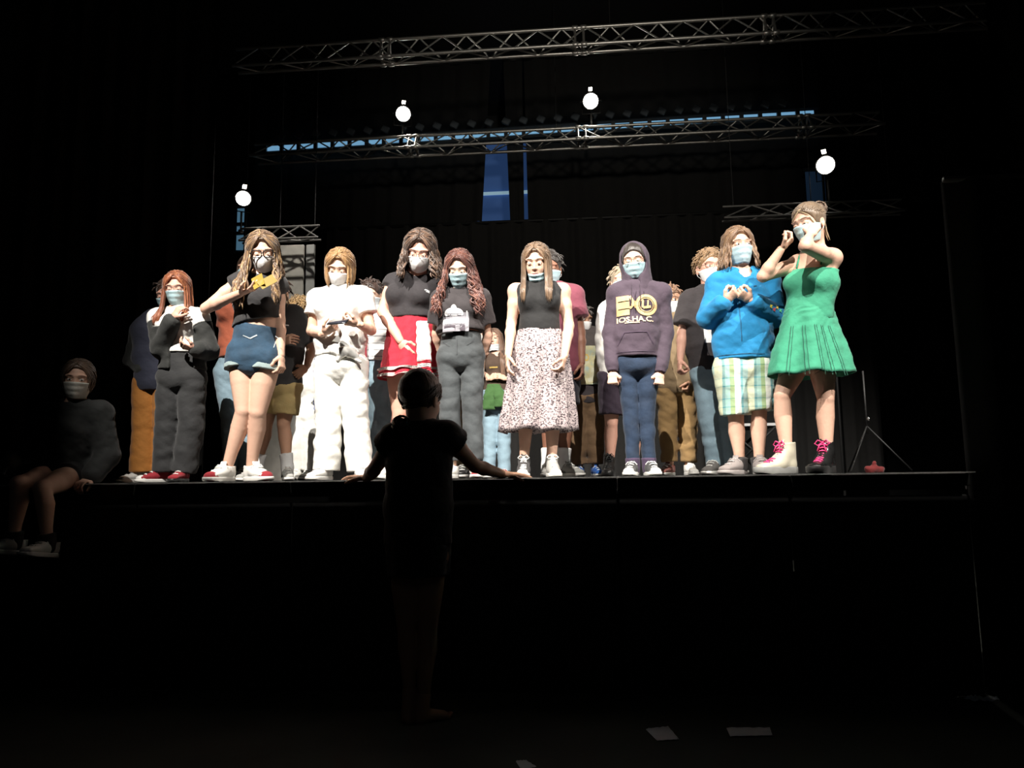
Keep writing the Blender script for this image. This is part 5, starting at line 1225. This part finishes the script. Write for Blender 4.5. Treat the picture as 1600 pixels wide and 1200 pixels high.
# green dress
P = Person('girl with hair bun and green dress, elbows raised fixing her blue mask, pink laced boots', F0 - .08, 1265, 318, 741, 'fair', hy=(-52, 14, -4), h=.007, build=.98, hscale=.97,
    J=dict(head=(1264, 350, -.02), neck=(1277, 393, 0), shA=(1247, 412, .09), shB=(1301, 403, -.06), chest=(1270, 445), waist=(1263, 488), pelvis=(1263, 530), elA=(1192, 432, .0), wrA=(1220, 390, -.06), haA=(1240, 372, -.07), elB=(1258, 385, -.3), wrB=(1265, 368, -.14), haB=(1276, 350, -.1),
           hipA=(1247, 560, .04), hipB=(1283, 560, -.02), knA=(1222, 618, .02), knB=(1290, 622, -.02), anA=(1230, 722, .02), anB=(1292, 720, 0)))
P.th = {'A': 1}
P.body(curl={'A': .7, 'B': .5}, pal={'A': (.5, 0, 1), 'B': (.3, .6, .3)}); P.face(hair_mat(BR), 'down'); P.mask('surgical')
P.hair((.16, .11, .07), cap_only=True, frontcut=.082); swept(P, (.17, .115, .07), 150, to=(0, .11, .06), seed=3)
bun(P, (.0, .135, .082), .045, (.13, .08, .05)); strands(P, [[(.05 * k - .01 * sd, -.072 + .01 * k, .085), (.05 * sd, -.066, .04), (.062 * sd, -.05, -.01), (.066 * sd, -.035, -.05)] for sd in (-1, 1) for k in (0, .1, .2)] + [[(x, .075, -.02), (x, .066, -.06), (x * .9, .062 + .003 * k, -.09), (x * 1.1, .066, -.12)] for k, x in enumerate((-.04, -.02, 0, .02, .04, .05))], (.33, .24, .14), .004)
gr = cloth('sea_green_cotton', (.07, .36, .23), var=.12)
F = Field(.007); P.torso(F, .011, low=True); F.noise(.003, 30); F.cut(U(1270, 422, P.Y), (.1, -.1, 1)).cut(U(1265, 503, P.Y), (0, 0, -1))
P.surf(F, 'bodice', gr)
for e in 'AB':
    q = Q(); s0 = lerp(P.j['sh' + e], P.j['neck'], .3); q.tube([s0 + P.front * (.1) + (0, 0, -.07), s0 + P.front * .05 + (0, 0, .02), s0 + (0, 0, .045), s0 - P.front * .08 + (0, 0, -.06)], .006, 5); P.add(q, 'shoulder_strap', gr)
sk = rings_mesh(P, [(1263, 483, 36, .118), (1263, 494, 38, .13), (1263, 515, 42, .145), (1264, 550, 53, .17), (1265, 587, 59, .2)], folds=5, amp=(.0, .03), seed=9, name='dress_skirt', mt=gr)
ln = mat('dark_green_seam', (.015, .09, .06)); 
for x0 in (-32, -12, 8, 22, 38): on_front(P, sk, *shapes2d([('bar', 0, 0, x0 * .0018, -.3, .0035), ('bar', .012, 0, x0 * .0018 + .018, -.3, .0025)]), (1264 + x0 * .8, 508), 'seam', ln, .003)
cm_ = cloth('cream_leather', (.50, .47, .38), .5, .2)
shoe(P, 'A', 'boot', cm_, mat('grey_sole', (.2, .2, .19)), lace_p, yaw=62, sc_=1.12, label='cream boot with pink laces'); shoe(P, 'B', 'boot', mat('patent_black', (.012, .012, .012), .22), mat('black_sole', (.03, .03, .03), .5), lace_p, yaw=38, sc_=1.12, label='black boot with pink laces')

# girl seated on the stage edge
P = Person('girl in black sweatshirt and white mask seated on the stage edge, legs hanging, white sneakers', EDGE + .1, 110, 561, 955, 'fair', hy=(26, 8, 2), h=.007, foot=HS, fem=False,
    J=dict(head=(122, 594, -.03), neck=(117, 630), shA=(76, 650), shB=(155, 645), chest=(115, 672), waist=(108, 710, .04), pelvis=(105, 735, .06), elA=(38, 706, .0), wrA=(12, 728, -.16), haA=(-8, 738, -.2), elB=(168, 712, .04), wrB=(140, 748, -.04), haB=(122, 756, -.13),
           hipA=(88, 742, .02), hipB=(118, 742, .02), knA=(30, 757, -.32), knB=(66, 764, -.36), anA=(22, 842, -.3), anB=(74, 846, -.32)))
P.body(curl={'A': .8, 'B': .5}, pal={'B': (0, .3, -1), 'A': (0, .3, 1)}); P.face(hair_mat(BRD), 'open'); P.mask('surgical', (.72, .72, .66))
P.hair((.09, .055, .035), L=.1, fan=50, n=200, tuck=.05, seed=6); bun(P, (-.03, .1, -.06), .03, (.07, .04, .03), name='low_bun')
sw = cloth('black_sweatshirt_fleece', (.03, .033, .033)); top(P, sw, 'sweatshirt', long_=True, o=.028, hem=742, so=.026, neck=.03, wr=.009, wx=1.2)
trousers(P, cloth('black_shorts', (.02, .02, .022)), 'shorts', waist=726, end=.14, th=.02, kn=.02)
for e, y in (('A', 20), ('B', 15)):
    a_ = P.j['an' + e]; sock(P, e, cloth('dark_sock', (.05, .045, .045)), .12, z=a_[2] - .075); shoe(P, e, 'low', whc, wh, lace_w, yaw=y - 10, z=a_[2] - .09, pitch=-8, sc_=1.05)
t = thing('phone', 'phone in the hand of the girl seated on the stage edge, at the left border', 'phone', tuple(U(4, 733, P.Y - .26))); org = np.array(t.location)
q = Q(); R1 = np.array(Euler((math.radians(50), math.radians(-20), 0)).to_matrix()); q.box(org, (.07, .13, .009), R1, .003); q.build('case', mat('phone_black', (.01, .01, .012), .2), t, org)
q = Q(); q.box(org + R1 @ np.array((0, 0, .0052)), (.06, .12, .001), R1); q.build('screen', mat('phone_glass', (.03, .03, .04), .05), t, org)

# woman standing in front of the stage, seen from behind
P = Person('dark silhouette of a woman seen from behind, hands resting on the stage edge', 3.93, 652, 584, 1108, 'tan', hy=(160, 8, 0), h=.008, foot=0.0, fem=False, hscale=1.12,
    J=dict(head=(658, 624, .02), neck=(656, 664), shA=(616, 686), shB=(698, 682), chest=(655, 720), waist=(654, 790), pelvis=(652, 850), elA=(584, 735, .16), wrA=(572, 747, .40), haA=(550, 744, .46), elB=(742, 728, .2), wrB=(786, 741, .42), haB=(812, 741, .46),
           hipA=(634, 870), hipB=(672, 870), knA=(636, 980, .02), knB=(668, 982, .02), anA=(640, 1080), anB=(662, 1088)))
P.toe = {'A': unit((-.2, 1, 0)), 'B': unit((.85, .5, 0))}
P.front = -P.front
P.body(curl={'A': .15, 'B': .12}, pal={'A': (0, 0, -1), 'B': (0, 0, -1)}, bare_feet=True)
P.hair((.07, .04, .025), cap_only=True, frontcut=.085); swept(P, (.075, .042, .026), 130, to=(.05, .09, -.06), seed=7); bun(P, (.04, .07, -.12), .048, (.05, .03, .02), name='low_bun')
bd = cloth('black_jersey_dress', (.008, .008, .009))
top(P, bd, 'blouse', sleeve=.22, o=.02, hem=850, so=.028, neck=.028, wx=1.2)
rings_mesh(P, [(653, 800, 50, .13), (653, 850, 52, .15), (653, 898, 49, .15)], folds=5, amp=(.004, .012), name='skirt', mt=bd)
